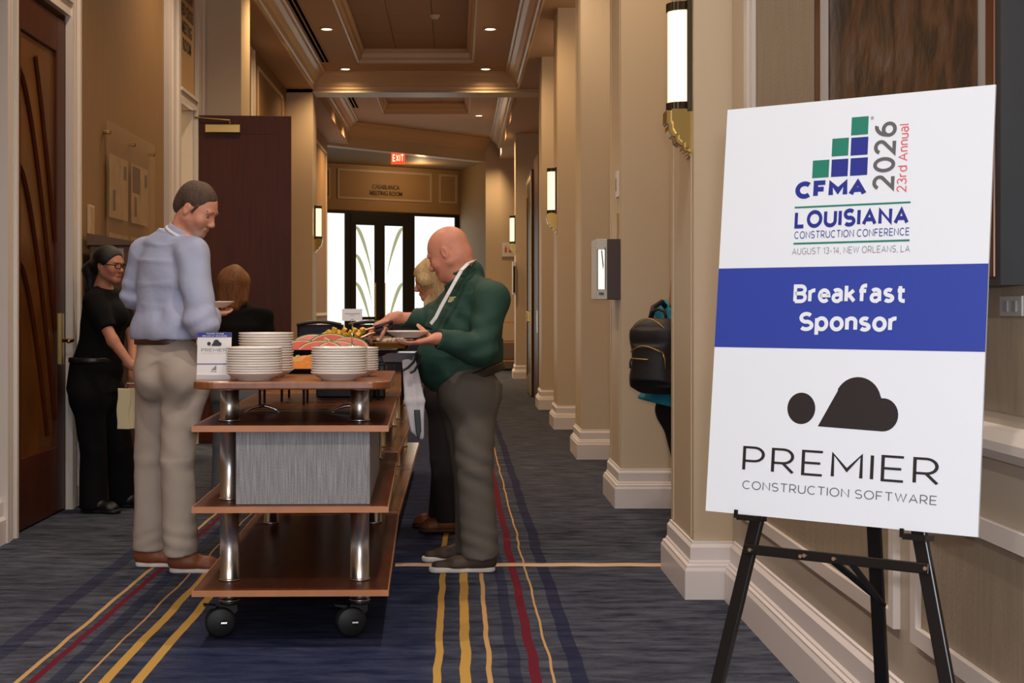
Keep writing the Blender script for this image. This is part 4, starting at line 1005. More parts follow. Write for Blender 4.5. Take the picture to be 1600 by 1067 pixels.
pts = [(-.28, -.2, .16)]+[(-.28*math.cos(PI*i/12), -.2, .16+.14*math.sin(PI*i/12)) for i in range(1, 12)]+[(.28, -.2, .16)]
prism(g, pts[::-1], (0, .4, 0)); obj('lid', g, black, dome)
g = bmesh.new(); tube(g, [(-.08, -.21, .22), (-.08, -.24, .22), (.08, -.24, .22), (.08, -.21, .22)], .008); obj('handle', g, chrome, dome)
for i, (x, y, lb) in enumerate(((-.95, 9.9, 'left'), (-.60, 9.9, 'middle'), (-.40, 10.3, 'right'))):
    b9 = empty('black_basket', (x+.02, y+.1, .8405), f'{lb} black fabric basket on the third cart', 'basket', 'black baskets')
    obj('basket_body', rshelf(bmesh.new(), -.15, .15, -.12, .12, 0, .33, .03), mat('navy_fabric', (34, 36, 58), .8) if i == 0 else MATS['navy_fabric'], b9)
    g = bmesh.new(); tube(g, [(-.15+.3*i2/10, -.12, .33+.02*math.sin(PI*i2/10)) for i2 in range(11)], .012, 8); obj('rolled_rim', g, black, b9)
# leafy dark garnish behind the pineapple
tag(obj('dark_cloth_bundle', (lambda b: [tube(b, [(-.68+.03*i, 7.30+.01*(i % 2), 1.06), (-.66+.03*i+random.uniform(-.02, .02), 7.31, 1.10), (-.64+.03*i+random.uniform(-.03, .03), 7.32, 1.13+random.uniform(0, .045))], .02, 7, rs=[.02, .022, .008]) for i in range(5)] and b)(bmesh.new()), black, None, True), 'black crumpled leaves of garnish behind the pineapple', 'garnish')
bm = bmesh.new(); bx(bm, -.70, -.36, 7.28, 7.36, .841, 1.062); tag(obj('black_riser', bm, black, None, bevel=.006), 'black block riser behind the watermelon platter', 'riser')
# name card on a chrome stand
nc = empty('menu_card_stand', (-.49, 6.84, .8405), 'white menu card on a slim chrome stand above the watermelon', 'card')
g = bmesh.new(); lathe(g, [(0, 0), (.035, 0), (.035, .004), (.006, .008), (.003, .012)], 20); obj('base', g, chrome, nc, True)
g = bmesh.new(); tube(g, [(0, 0, .008), (0, 0, .375)], .0032, 8); tube(g, [(0, 0, .37), (-.008, 0, .385), (.0, 0, .392), (.008, 0, .385)], .002, 6); obj('rod', g, chrome, nc, True)
obj('card', BX(-.047, .047, -.001, .001, .382, .438), paper, nc)
lettering('ASSORTED FRUIT', (0, -.0012, .41), (1, 0, 0), (0, 0, 1), -.036, .036, .004, .010, lgrey, nc, 0) if False else None
g = bmesh.new(); bx(g, -.034, .036, -.0016, -.001, .414, .417); bx(g, -.012, .012, -.0016, -.001, .406, .408); obj('printed_line', g, lgrey, nc)
# white cloth hanging at the right cart corner with a black cord
fl = Field()
for i, (x, y) in enumerate(((-.245, 7.0), (-.225, 7.0), (-.205, 7.01))):
    fl.cap((x-.01, y, 1.045), (x+.012+.01*i, y, .84), .014, .018, k=.012, flat=.5, ax=(0, 1, 0)); fl.cap((x+.012+.01*i, y, .84), (x+.035, y, .70-.015*i), .018, .014, k=.012, flat=.5, ax=(0, 1, 0))
cloth = fmesh('hanging_cloth', fl, mat('white_cloth', (206, 206, 214), .8), None, .005, folds(.003, (60, 0, 8), 3)); tag(cloth, 'white cloth hanging from the corner of the silver tray', 'cloth')
g = bmesh.new(); tube(g, [(-.198, 6.965, 1.06), (-.205, 6.96, 1.03), (-.235, 6.96, 1.0), (-.262, 6.96, .985)], .006, 8); tube(g, [(-.178, 6.965, 1.06), (-.183, 6.96, 1.02), (-.205, 6.96, .985), (-.225, 6.96, .975)], .006, 8)
obj('black_cord', g, black, cloth)
g = bmesh.new(); prism(g, [(-.207, 6.965, .80), (-.178, 6.965, .80), (-.172, 6.965, .70), (-.187, 6.965, .655), (-.198, 6.965, .70)], (0, .018, 0)); obj('black_sheath', g, black, cloth, bevel=.003)

# ------------------------------------------------------------------ sign board and easel
def Rot(a, b_, c): return Matrix.Rotation(a, 3, 'Z') @ Matrix.Rotation(b_, 3, 'X') @ Matrix.Rotation(c, 3, 'Y')
RB = Rot(-.678944, -.111783, 0); BC = Vector((.82475, 3.14544, 1.28136))
bU = RB @ Vector((1, 0, 0)); bV = RB @ Vector((0, 0, 1)); bN = RB @ Vector((0, -1, 0))
board = bpy.data.objects.new('sponsor_board', None); C.objects.link(board); board.location = BC; board.rotation_euler = RB.to_euler()
tag(board, 'large white and blue breakfast sponsor board standing on the black easel', 'sign')
obj('foam_board', BX(-.305, .305, 0, .006, -.457, .457), white, board)
def bl(px, py, off=0):       # local (u,v) on the board where the photograph's pixel falls
    r = Vector(((px-VX)/F, 1, -(py-VY)/F)); o = Vector((0, 0, EYE)); q = BC+bN*off
    t = (q-o).dot(bN)/r.dot(bN); p = o+r*t-BC
    return p.dot(bU), p.dot(bV), o+r*t
def brect(xl, xr, yt, yb, m, name, off=.0006):
    xm = (xl+xr)/2; ym = (yt+yb)/2; u0 = bl(xl, ym)[0]; u1 = bl(xr, ym)[0]; v1 = bl(xm, yt)[1]; v0 = bl(xm, yb)[1]
    obj(name, BX(u0, u1, -off, 0, v0, v1), m, board); return u0, u1, v0, v1
def btext(s, xl, xr, yt, yb, m, t=.12, off=.0006, gap=.16):
    xm = (xl+xr)/2; ym = (yt+yb)/2
    return strokes(s, (0, 0, 0), (1, 0, 0), (0, 0, 1), bl(xl, ym)[0], bl(xr, ym)[0], bl(xm, yb)[1], bl(xm, yt)[1], m, board, t, gap, lift=off)
v1 = bl(1340, 415.5)[1]; v0 = bl(1335, 546)[1]
obj('blue_band', BX(-.305, .305, -.0005, 0, v0, v1), blue, board)
for r_ in ((1330.6, 1356.8, 182.5, 210.6, green), (1300.2, 1325.8, 216, 243.7, green), (1269.7, 1295.3, 250.3, 277.6, green), (1329.7, 1356.2, 214.5, 242.3, navy), (1299.2, 1325, 248.7, 275.8, navy), (1328.8, 1355.5, 246.6, 274, navy)):
    brect(*r_, 'logo_square')
btext('CFMA', 1243, 1354, 281, 308.5, navy, .27, gap=.06)
btext('LOUISIANA', 1242, 1420, 325.5, 354, navy, .22, gap=.10)
btext('CONSTRUCTION CONFERENCE', 1241.5, 1420.6, 358.5, 370.5, navy, .12)
btext('AUGUST 13-14, NEW ORLEANS, LA', 1238, 1421.8, 385, 397, lgrey, .115, gap=.14)
brect(1242, 1422.6, 318.8, 321.6, green, 'green_line'); brect(1240, 1421, 376.6, 379.6, green, 'green_line')
def vtext(s, xl, xr, yt, yb, m, bold):
    xm = (xl+xr)/2; ym = (yt+yb)/2; u0 = bl(xl, ym)[0]; u1 = bl(xr, ym)[0]; va = bl(xm, yb)[1]; vb = bl(xm, yt)[1]
    strokes(s, (u1, 0, va), (0, 0, 1), (-1, 0, 0), 0, vb-va, 0, u1-u0, m, board, bold, .12, lift=.0006)
vtext('2026', 1365, 1399.5, 190.5, 300, grey, .17)
vtext('23rd Annual', 1403, 1418.5, 194, 301, red, .12)
g = bmesh.new(); u, v, _ = bl(1363, 184.5); tube(g, [(u+.0035*math.cos(a), -.0004, v+.0035*math.sin(a)) for a in [2*PI*i/16 for i in range(16)]], .0004, 5, closed=True); obj('registered_mark', g, lgrey, board)
btext('R', 1361.8, 1364.6, 182.6, 186.4, lgrey, .2)
btext('Breakfast', 1240.3, 1414.5, 443.5, 473.5, white, .20, .0012, .07)
btext('Sponsor', 1249, 1401, 487.5, 523.5, white, .20, .0012, .07)
u0, v0, _ = bl(1230.7, 640); u1, _, _ = bl(1404, 640); uc, vc, _ = bl(1317, 632)
g = cloud(bmesh.new(), ((u0+u1)/2, -.0001, bl(1317, 643)[1]), (1, 0, 0), (0, 0, 1), (0, -1, 0), u1-u0); obj('cloud_logo', g, ink, board)
btext('PREMIER', 1160, 1467.7, 706.3, 747, ink, .095, gap=.20)
btext('CONSTRUCTION SOFTWARE', 1159.5, 1464, 762.5, 776.5, grey, .10, gap=.16)
# easel
E0 = (0, 0, 0)
es = empty('easel', (BC.x, BC.y, 0), 'black folding tripod easel holding the sponsor board', 'easel')
esm = blackmetal
def P2(px, py, off=-.02): return bl(px, py, off)[2]-Vector((BC.x, BC.y, 0))
def leg_pts(a, b_):
    d = b_-a; return a, a+d*(-a.z/d.z)
def bar(bm, a, b_, w_, t_, nrm_):
    a = Vector(a); b_ = Vector(b_); d = (b_-a).normalized(); n_ = Vector(nrm_); n_ = (n_-d*n_.dot(d)).normalized(); s = d.cross(n_)
    prism(bm, [a+s*x*w_/2+n_*y*t_/2 for x, y in ((-1, -1), (1, -1), (1, 1), (-1, 1))], b_-a)
L0 = leg_pts(P2(1186, 800), P2(1122, 1067)); R0 = leg_pts(P2(1436, 830), P2(1480, 1067))
apex = (L0[0]+R0[0])/2+bV*.62-bN*.03
La = L0[0]+(L0[0]-L0[1])*.6; Ra = R0[0]+(R0[0]-R0[1])*.6
for a, b_ in ((La, L0[1]), (Ra, R0[1])):
    g = bmesh.new(); bar(g, a, b_, .030, .016, bN); lg = obj('leg', g, esm, es, bevel=.003)
    g = bmesh.new(); d = (b_-a).normalized(); bar(g, b_-d*.04, b_, .034, .022, bN); obj('rubber_foot', g, rubber, lg)
    g = bmesh.new(); bar(g, a, a-d*.0+d*.45, .036, .02, bN); obj('sleeve', g, esm, lg)
g = bmesh.new(); mid = (La+Ra)/2-bN*.05; fr_ = P2(1378, 1067, -.02)
rp = bl(1366, 826, -.16)[2]-Vector((BC.x, BC.y, 0)); rq = bl(1378, 1067, -.30)[2]-Vector((BC.x, BC.y, 0)); d = rq-rp; rfoot = rp+d*(-rp.z/d.z)
bar(g, rp-d*.9, rfoot, .030, .016, bN); rl = obj('leg', g, esm, es, bevel=.003)
g = bmesh.new(); bar(g, P2(1163, 857, -.004), P2(1452, 889, -.004), .022, .008, bN); cb = obj('crossbar', g, esm, es, bevel=.002)
g = bmesh.new(); bar(g, P2(1296, 872, -.01), bl(1372, 935, -.20)[2]-Vector((BC.x, BC.y, 0)), .014, .006, bN); bar(g, P2(1330, 880, -.01), bl(1380, 945, -.20)[2]-Vector((BC.x, BC.y, 0)), .014, .006, bN); obj('brace', g, esm, es)
for px, py in ((1172, 859), (1251, 869), (1257, 868), (1303, 873), (1446, 888)):
    g = bmesh.new(); p = P2(px, py, .001); tube(g, [p-bN*.004, p+bN*.003], .0042, 12); obj('rivet', g, chrome, cb)
for px, py in ((1172, 806), (1432, 836)):
    p = P2(px, py, -.012); g = bmesh.new()
    bar(g, p-bU*.02-bV*.004, p+bU*.028-bV*.004, .012, .05, bN); bar(g, p+bN*.028-bV*.006-bU*.02, p+bN*.028+bV*.012-bU*.02, .008, .004, bN)
    obj('board_rest', g, esm, es)

# ------------------------------------------------------------------ people
def hexc(c): return np.array(lin(c))
def head(f, c, fwd, up=(0, 0, 1), s=1.0, ears=True, jaw=1.0):
    """adds a head (0.23 m chin to crown) to field f; returns a local-to-world function"""
    y = nrm(fwd); up = np.array(up, float); z = nrm(up-y*np.dot(up, y)); x = np.cross(y, z); c = np.array(c, float)
    T = lambda p: c+s*(x*p[0]+y*p[1]+z*p[2])
    E = lambda p, r, k=.012, sub=False: f.ell(T(p), [q*s for q in r], x, y, z, k*s, sub)
    Cp = lambda a, b_, ra, rb, k=.012, **kw: f.cap(T(a), T(b_), ra*s, rb*s, k*s, **kw)
    E((0, -.014, .034), (.077, .099, .084), .02)
    E((0, .030, -.02), (.062, .064, .080), .03)
    for q in (-1, 1):
        Cp((q*.050*jaw, -.004, -.050), (q*.016, .066, -.094), .021, .016, .03)
        E((q*.036, .062, -.030), (.024, .022, .024), .022)
    E((0, .072, -.092), (.023, .020, .020), .02)
    Cp((-.034, .081, .023), (.034, .081, .023), .010, .010, .014)
    for q in (-1, 1): E((q*.031, .094, .003), (.017, .014, .011), .010, True)
    Cp((0, .084, .008), (0, .108, -.030), .008, .012, .010)
    E((0, .100, -.037), (.017, .012, .009), .006)
    E((0, .088, -.060), (.024, .012, .0065), .006); E((0, .086, -.070), (.021, .012, .007), .006)
    if ears:
        for q in (-1, 1):
            E((q*.077, -.010, -.008), (.009, .019, .031), .006); E((q*.086, -.006, -.006), (.006, .010, .018), .006, True)
    return T, (x, y, z)
def hand(f, w_, d, n, side, s=1.0, curl=(.5, .6, .5), thumb=.5, spread=.004):
    """w_ wrist, d towards the fingers, n palm normal (fingers curl towards it), side = direction of the thumb"""
    w_ = np.array(w_, float); d = nrm(d); n = nrm(np.array(n, float)-d*np.dot(n, d)); t = np.array(side, float); t = nrm(t-d*np.dot(t, d)-n*np.dot(t, n))
    P = lambda a, b_, c: w_+s*(d*a+t*b_+n*c)
    f.cap(P(-.03, 0, 0), P(.015, 0, 0), .027*s, .028*s, .012, flat=.78, ax=n)
    for b_ in (-.024, -.008, .008, .024): f.cap(P(.012, b_*.7, 0), P(.082, b_*1.05, 0), .016*s, .0145*s, .010, flat=.85, ax=n)
    for i, b_ in enumerate((.030, .010, -.010, -.029)):
        ln = (.043, .048, .045, .035)[i]; r = (.0088, .009, .0086, .0078)[i]
        a = 0; p = P(.082, b_, 0)
        for j, (lf, c) in enumerate(zip((1, .62, .5), curl)):
            a += c; dir_ = d*math.cos(a)+n*math.sin(a)+t*spread*(1.5-i)*6
            q = p+nrm(dir_)*ln*lf*s; f.cap(p, q, r*s*(1-.06*j), r*s*(.95-.06*j), .002); p = q
    p = P(.022, .026, .006); a = thumb
    for j, ln in enumerate((.040, .032, .026)):
        dir_ = d*(.62+.12*j)+t*(.75-.32*j)+n*(a+.12*j); q = p+nrm(dir_)*ln*s; f.cap(p, q, (.0135, .0108, .0098)[j]*s, (.011, .0098, .0082)[j]*s, .004); p = q
def person(name, loc, label, group=None):
    return empty(name, loc, label, 'person', group)
def shoe(root, heel, toe_dir, ln=.29, wd=.05, upm=None, som=None, name='shoe', h=.005):
    heel = np.array(heel, float); d = nrm(toe_dir); d[2] = 0; d = nrm(d); sd = np.array((-d[1], d[0], 0))
    P = lambda a, b_, c: heel+d*a+sd*b_+np.array((0, 0, c))
    f = Field()
    f.cap(P(.04, 0, .05), P(.10, 0, .055), .043, .046, .02); f.cap(P(.03, 0, .06), P(.055, 0, .085), .036, .04, .02)
    f.cap(P(.08, 0, .052), P(.19, 0, .036), .044, .040, .03); f.cap(P(.19, 0, .032), P(ln-.045, 0, .030), .043, .032, .03, flat=.8)
    f.cut(P(0, 0, .022), (0, 0, -1))
    fm = fmesh(name, f, upm, root, h)
    g = Field(); g.cap(P(.038, 0, .014), P(.10, 0, .014), .038, .037, .02); g.cap(P(.10, 0, .014), P(ln-.045, 0, .014), .037, .046, .02)
    g.cut(P(0, 0, .028), (0, 0, 1)); g.cut(P(0, 0, .0015), (0, 0, -1))
    fmesh('sole', g, som, root, h)
def eyes(root, T, s=1.0, iris=(70, 50, 35)):
    for q in (-1, 1):
        g = bmesh.new(); bmesh.ops.create_uvsphere(g, u_segments=16, v_segments=10, radius=.0115*s)
        e_ = obj('eye', g, [MATS.get('eye_white') or mat('eye_white', (168, 158, 152), .4)], root, True); p = Vector(T((q*.031, .0738, .003))); e_.location = p-root.location
        g = bmesh.new(); bmesh.ops.create_uvsphere(g, u_segments=12, v_segments=8, radius=.0062*s)
        o = obj('iris', g, MATS.get('iris') or mat('iris', iris, .2), e_, True); o.location = (Vector(T((q*.031, .0805, .001)))-p)
def P_(px, py, Y): return np.array(W(px, py, Y)[:])
def flatcol(*regs, base=(1, 1, 1)):
    """colour function: regs = (centre, radius, colour multiplier, softness)"""
    def fn(v):
        c = np.tile(np.array(base, float), (len(v), 1))
        for cc, rad, col, so_ in regs:
            d = np.linalg.norm((v-np.array(cc))/np.array(rad), axis=1); t = np.clip((1-d)/so_+.5, 0, 1)[:, None]
            c = c*(1-t)+np.array(col)*t
        return c
    return fn

# ---------------- the bald man in the green shirt (side view, facing the cart)
green_shirt = mat('green_shirt', (28, 66, 56), .75, bump=.7, bscale=11)
taupe = mat('taupe_trousers', (96, 90, 83), .8, bump=.7, bscale=9)
brownshoe = mat('dark_brown_shoe', (70, 54, 46), .6); solew = mat('white_sole', (226, 222, 216), .6)
lany = mat('white_lanyard', (226, 228, 232), .6)
Yb = 7.30
bald = person('person', (.0, Yb, 0), 'bald man in green long-sleeved shirt and white lanyard, holding a plate and tongs')
FWD = nrm((-.93, -.16, 0)); RGT = np.array((FWD[1], -FWD[0], 0))      # his right hand side points away from the camera
if RGT[1] < 0: RGT = -RGT
LFT = -RGT
hc = P_(700, 395, 7.30)
pel = P_(732, 592, Yb); che = P_(735, 480, Yb); nek = P_(722, 428, Yb)
SL = P_(758, 468, 7.30)+LFT*.19; SR = P_(728, 466, 7.30)+RGT*.17
EL = P_(752, 547, 7.02); WL = P_(683, 529, 6.93); ER = P_(668, 500, 7.46); WR = P_(612, 497, 7.42)
def bald_torso(f, sc=1.0, k=.05):
    lv = [(P_(733, 606, Yb), .165, .150), (P_(724, 580, Yb), .180, .190), (P_(720, 555, Yb), .190, .212), (P_(724, 525, Yb), .190, .200), (P_(733, 495, Yb), .190, .172), (P_(740, 468, Yb), .185, .142), (P_(738, 447, Yb), .150, .105)]
    for (a, w0, d0), (b_, w1, d1) in zip(lv, lv[1:]): f.cyl(a, b_, w0*sc, d0*sc, w1*sc, d1*sc, FWD, .008, rnd=.012)
    f.cap(SL, P_(738, 452, 7.25), .075*sc, .07*sc, k); f.cap(SR, P_(734, 450, 7.35), .07*sc, .07*sc, k)
    f.ell(P_(700, 566, Yb), (.155*sc, .135*sc, .14*sc), FWD, RGT, (0, 0, 1), k)
HPL = P_(738, 620, 7.22); KNL = P_(742, 735, 7.17); ANL = P_(750, 868, 7.17)
HPR = P_(724, 620, 7.40); KNR = P_(735, 735, 7.42); ANR = P_(742, 860, 7.42)
fb = Field()
T, ax = head(fb, hc, (-.86, .30, -.48), (0, 0, 1), 1.06, jaw=1.15)
fb.ell(T((0, -.055, -.02)), (.062, .05, .07), *ax, k=.03)
fb.cap(T((0, -.035, -.05)), nek, .068, .078, .03); fb.cap(T((0, .03, -.085)), nek+FWD*.03, .05, .06, .03)
bald_torso(fb, .86)
fb.cap(SL, EL, .05, .042, .02); fb.cap(EL, WL, .040, .029, .02); fb.cap(SR, ER, .05, .042, .02); fb.cap(ER, WR, .040, .029, .02)
hand(fb, WL, P_(648, 536, 6.93)-WL, (0, .1, .98), (-.1, 1, .35), 1.08, (.1, .25, .3), .95)
hand(fb, WR, P_(588, 508, 7.42)-WR, (-.1, .1, -1), (-.3, -1, .1), 1.05, (.45, .6, .5), .5)
for a, b_, c in ((HPL, KNL, ANL), (HPR, KNR, ANR)): fb.cap(a, b_, .075, .055, .03); fb.cap(b_, c, .052, .04, .03); fb.cap(c, c+np.array((-.03, 0, -.05)), .038, .032, .02); fb.cap(c+np.array((0, 0, -.05)), c+FWD*.13+np.array((0, 0, -.085)), .032, .026, .02)
body = fmesh('body', fb, skin, bald, .0045, colfn=flatcol((T((0, 0, 0)), (.2, .2, .2), (.96, .78, .74), .3), (T((0, .09, -.065)), (.024, .02, .010), (.85, .5, .5), .5), (T((0, -.03, -.06)), (.085, .05, .05), (.9, .8, .76), .8), (WL, (.13, .13, .13), (.98, .78, .74), .3), (WR, (.13, .13, .13), (.98, .78, .74), .3)))
eyes(bald, T, 1.06)
for q in (-1, 1):
    g = Field(); g.cap(T((q*.018, .090, .024)), T((q*.044, .078, .026)), .005, .004); fmesh('eyebrow', g, mat('brow_grey', (120, 92, 78), .8) if q < 0 else MATS['brow_grey'], bald, .003)
fs = Field(); bald_torso(fs, 1.0)
fs.cap(SL, EL, .082, .068, .04); fs.cyl(EL, WL+(EL-WL)*.02, .064, .064, .050, .050, (0, 0, 1), .05); fs.cap(EL, EL+(WL-EL)*.5, .066, .055, .04)
fs.cap(SR, ER, .078, .060, .04); fs.cyl(ER, WR, .058, .058, .040, .040, (0, 0, 1), .04)
fs.cap(nek+FWD*.02+np.array((0, 0, -.02)), nek-FWD*.035+np.array((0, 0, .0)), .078, .075, .03)
fs.cut(nek+np.array((0, 0, .028)), (-.35*-FWD[0]*0+FWD[0]*.75, FWD[1]*.75, .75))
sp_ = [(EL, .13, .007, (-.6, 0, 1), 75), (P_(735, 520, 7.12), .14, .006, (.8, 0, .8), 60), (P_(650, 490, 7.4), .14, .006, (1, 0, .25), 70), (P_(765, 500, 7.2), .12, .005, (.2, 0, 1), 50), (P_(705, 590, 7.2), .12, .004, (1, 0, -.3), 50)]
fs.cut(P_(735, 591, Yb), (.32, 0, -.947))
shirt = fmesh('shirt', fs, green_shirt, bald, .006, folds(.0045, (10, 12, 18), 5, sp_), smooth=1)
g = Field(); c0 = nek+np.array((.0, 0, .018))
g.cyl(c0+np.array((0, 0, -.035)), c0+np.array((.018, 0, .03)), .088, .088, .078, .080, FWD, .01); g.cyl(c0+np.array((0, 0, -.06)), c0+np.array((.025, 0, .06)), .078, .078, .070, .072, FWD, .004, sub=True)
g.cut(c0+FWD*.02+np.array((0, 0, .02)), FWD*.6+np.array((0, 0, .8)))
fmesh('collar', g, green_shirt, bald, .005)
ba0 = P_(736, 589, Yb); au = np.array((-.32, 0, .947)); ft = Field()
ft.cyl(ba0-au*.005, P_(733, 606, Yb), .170, .158, .166, .154, FWD, .03); ft.ell(P_(734, 620, Yb), (.148, .160, .10), FWD, RGT, (0, 0, 1), .03); ft.cap(P_(732, 612, 7.22), P_(732, 612, 7.38), .150, .150, .04)
for hp, kn, an, z in ((HPL, KNL, ANL, 0), (HPR, KNR, ANR, 1)):
    ft.cap(hp, kn, .118, .090, .05); ft.cyl(kn, an, .088, .088, .088, .094, FWD, .012, rnd=.01)
fmesh('trousers', ft, taupe, bald, .007, folds(.004, (20, 10, 6), 9, [(KNL, .13, .006, (.5, 0, 1), 65), (ANL+np.array((0, 0, .06)), .10, .006, (.3, 0, 1), 90), (P_(735, 640, 7.15), .14, .005, (1, 0, .8), 55)]), smooth=1)
g = Field(); ba = P_(734, 588, Yb); au = np.array((-.32, 0, .947)); g.cyl(ba-au*.020, ba+au*.022, .200, .186, .198, .184, FWD, .0); g.cyl(ba-au*.06, ba+au*.06, .160, .148, .160, .148, FWD, .0, sub=True)
fmesh('belt', g, mat('dark_belt', (40, 28, 24), .4), bald, .006)
g = bmesh.new(); p = Vector(P_(738, 582, 7.12))-bald.location; bx(g, p.x-.022, p.x+.018, p.y-.02, p.y-.01, p.z-.018, p.z+.018)
shoe(bald, (ANL[0]+.075, 7.165, 0), (-1, -.06, 0), .325, .05, brownshoe, solew); shoe(bald, (ANR[0]+.04, 7.44, 0), (-1, .03, 0), .31, .05, brownshoe, solew)
# lanyard: strap round the neck and down the chest
g = bmesh.new()
pts = [P_(*q) for q in ((741, 407, 7.34), (739, 408, 7.25), (732, 411, 7.19), (722, 421, 7.14), (712, 438, 7.115), (701, 458, 7.10), (690, 478, 7.10), (681, 496, 7.10), (674, 505, 7.11))]
for a, b_ in zip(pts, pts[1:]): bar(g, a, b_+(b_-a)*.12, .018, .004, (-.35, -1, .35))
o = obj('lanyard', g, lany, bald); o.matrix_parent_inverse = Matrix.Translation(-bald.location)
g = bmesh.new(); p = P_(707, 468, 7.075)
for i, (w_, dz) in enumerate(((.030, .010), (.024, .003), (.028, -.004), (.020, -.011))): bar(g, p+np.array((-w_/2+.004*i*-1, 0, dz)), p+np.array((w_/2-.004*i, 0, dz+.002)), .005, .003, (0, -1, 0))
o = obj('embroidered_mark', g, mat('mark_gold', (190, 186, 130), .6), bald); o.matrix_parent_inverse = Matrix.Translation(-bald.location)
# plate and tongs in his hands
pp = P_(637, 528, 6.965); plate(pp[0], pp[1], pp[2]+.002, 'white plate held in the left hand of the bald man in green', None, .92, 'held_plate')
tg = empty('serving_tongs', Vector(P_(590, 505, 7.36)), 'long copper coloured serving tongs with dark grips in the bald man’s right hand'.replace('’', "'"), 'tongs')
q0 = np.array(tg.location)
for z, off, col in ((0, 0, None), (1, .012, None)):
    g = bmesh.new(); a = P_(608, 508+6*z, 7.36)-q0; m_ = P_(580, 513+8*z, 7.36-.0)-q0; e_ = P_(545, 522+13*z, 7.30)-q0
    tube(g, [a, (a+m_)/2, m_, e_], .006, 8, rs=[.005, .006, .006, .008]); obj('tong_arm', g, mat('copper_steel', (226, 170, 130), .25, .9) if z == 0 else MATS['copper_steel'], tg, True)
    g = bmesh.new(); tube(g, [P_(586, 512+6*z, 7.35)-q0, P_(613, 503+8*z, 7.38)-q0], .011, 10); obj('grip', g, mat('grip_dark', (52, 40, 46), .6) if z == 0 else MATS['grip_dark'], tg, True)

# ---------------- the tall man in the pale blue shirt (seen from behind, looking down to the right)
blue_shirt = mat('pale_blue_shirt', (170, 179, 210), .75, bump=.8, bscale=10)
khaki = mat('stone_trousers', (176, 164, 154), .8, bump=.6, bscale=9)
tanshoe = mat('tan_shoe', (126, 70, 42), .5)
Yt = 7.22
tall = person('person', (-1.4, Yt, 0), 'tall man in pale blue shirt and stone trousers, looking down at the plate he holds')
FT = nrm((.62, .78, 0)); RT = nrm((.78, -.62, 0))
ht = P_(308, 327, 7.17)
nk = P_(283, 366, 7.20)
tSL = P_(226, 396, 7.32); tSR = P_(300, 396, 7.10)
tEL = P_(206, 462, 7.36); tWL = P_(262, 486, 7.46); tER = P_(316, 505, 7.00); tWR = P_(334, 491, 7.27)
def tall_torso(f, sc=1.0, k=.04):
    lv = [(P_(257, 540, Yt), .160, .118), (P_(260, 515, Yt), .163, .122), (P_(262, 480, Yt), .168, .128), (P_(263, 445, Yt), .178, .130), (P_(264, 410, Yt), .182, .122), (P_(266, 388, Yt), .150, .095), (P_(272, 370, Yt), .09, .07)]
    for (a, w0, d0), (b_, w1, d1) in zip(lv, lv[1:]): f.cyl(a, b_, w0*sc, d0*sc, w1*sc, d1*sc, FT, .008, rnd=.012)
    f.cap(tSL, P_(262, 380, 7.24), .066*sc, .062*sc, k); f.cap(tSR, P_(278, 380, 7.18), .066*sc, .062*sc, k)
fb = Field()
T, ax = head(fb, ht, (.80, -.28, -.46), (0, 0, 1), 1.04)
fb.cap(T((0, -.03, -.05)), nk, .056, .062, .03); fb.cap(T((0, .02, -.08)), nk+FT*.02, .045, .05, .03)
tall_torso(fb, .86)
fb.cap(tSL, tEL, .046, .038, .02); fb.cap(tEL, tWL, .037, .027, .02); fb.cap(tSR, tER, .046, .038, .02); fb.cap(tER, tWR, .037, .027, .02)
hand(fb, tWR, P_(349, 489, 7.37)-tWR, (0, 0, 1), (-.8, .5, .3), .95, (.1, .15, .2), .7)
hand(fb, tWL, np.array((.7, .6, -.1)), (.3, .2, -1), (-.5, .8, 0), 1.0)
tHL = P_(246, 590, 7.28); tKL = P_(236, 715, 7.30); tAL = P_(236, 862, 7.32); tHR = P_(288, 590, 7.16); tKR = P_(276, 720, 7.12); tAR = P_(283, 868, 7.15)
for a, b_, c in ((tHL, tKL, tAL), (tHR, tKR, tAR)): fb.cap(a, b_, .075, .05, .03); fb.cap(b_, c, .050, .036, .03); fb.cap(c, c+np.array((0.02, 0, -.05)), .036, .032, .02); fb.cap(c+np.array((0, 0, -.045)), c+np.array((.13, -.02, -.075)), .03, .025, .02)
greyb = (.64, .80, .92)
fmesh('body', fb, skin, tall, .0045, colfn=flatcol((T((0, 0, 0)), (.2, .2, .2), (.98, .88, .84), .3), (T((0, .062, -.088)), (.048, .05, .040), greyb, .6), (T((0, .085, -.054)), (.03, .025, .009), greyb, .5), (T((0, .09, -.066)), (.022, .02, .008), (.78, .45, .42), .5), (T((.045, .03, -.065)), (.03, .045, .03), (.75, .64, .6), .8)))
eyes(tall, T, 1.04)
hairm = mat('brown_grey_hair', (78, 60, 50), .7, bump=.5, bscale=150, var=.3, vscale=(90, 90, 20))
g = Field(); g.ell(T((0, -.020, .044)), (.087, .103, .088), *ax, k=.01); g.ell(T((0, -.075, -.010)), (.064, .045, .06), *ax, k=.03)
g.cut(T((0, .078, .062)), ax[1]*.9+ax[2]*-.35); g.cut(T((0, .026, .0)), ax[1]*.85-ax[2]*.52); g.cut(T((0, 0, -.062)), -ax[2])
fmesh('hair', g, hairm, tall, .005, folds(.002, (60, 50, 10), 2))
for q in (-1, 1):
    g = Field(); g.cap(T((q*.016, .091, .026)), T((q*.046, .076, .026)), .0055, .004); fmesh('eyebrow', g, hairm, tall, .003)
    g = Field(); g.cap(T((q*.070, .030, .028)), T((q*.072, .018, -.010)), .009, .006); fmesh('sideburn', g, hairm, tall, .004)
fs = Field(); tall_torso(fs)
fs.cap(tSL, tEL, .072, .060, .04); fs.cyl(tEL, tWL, .058, .058, .044, .044, (0, 0, 1), .04)
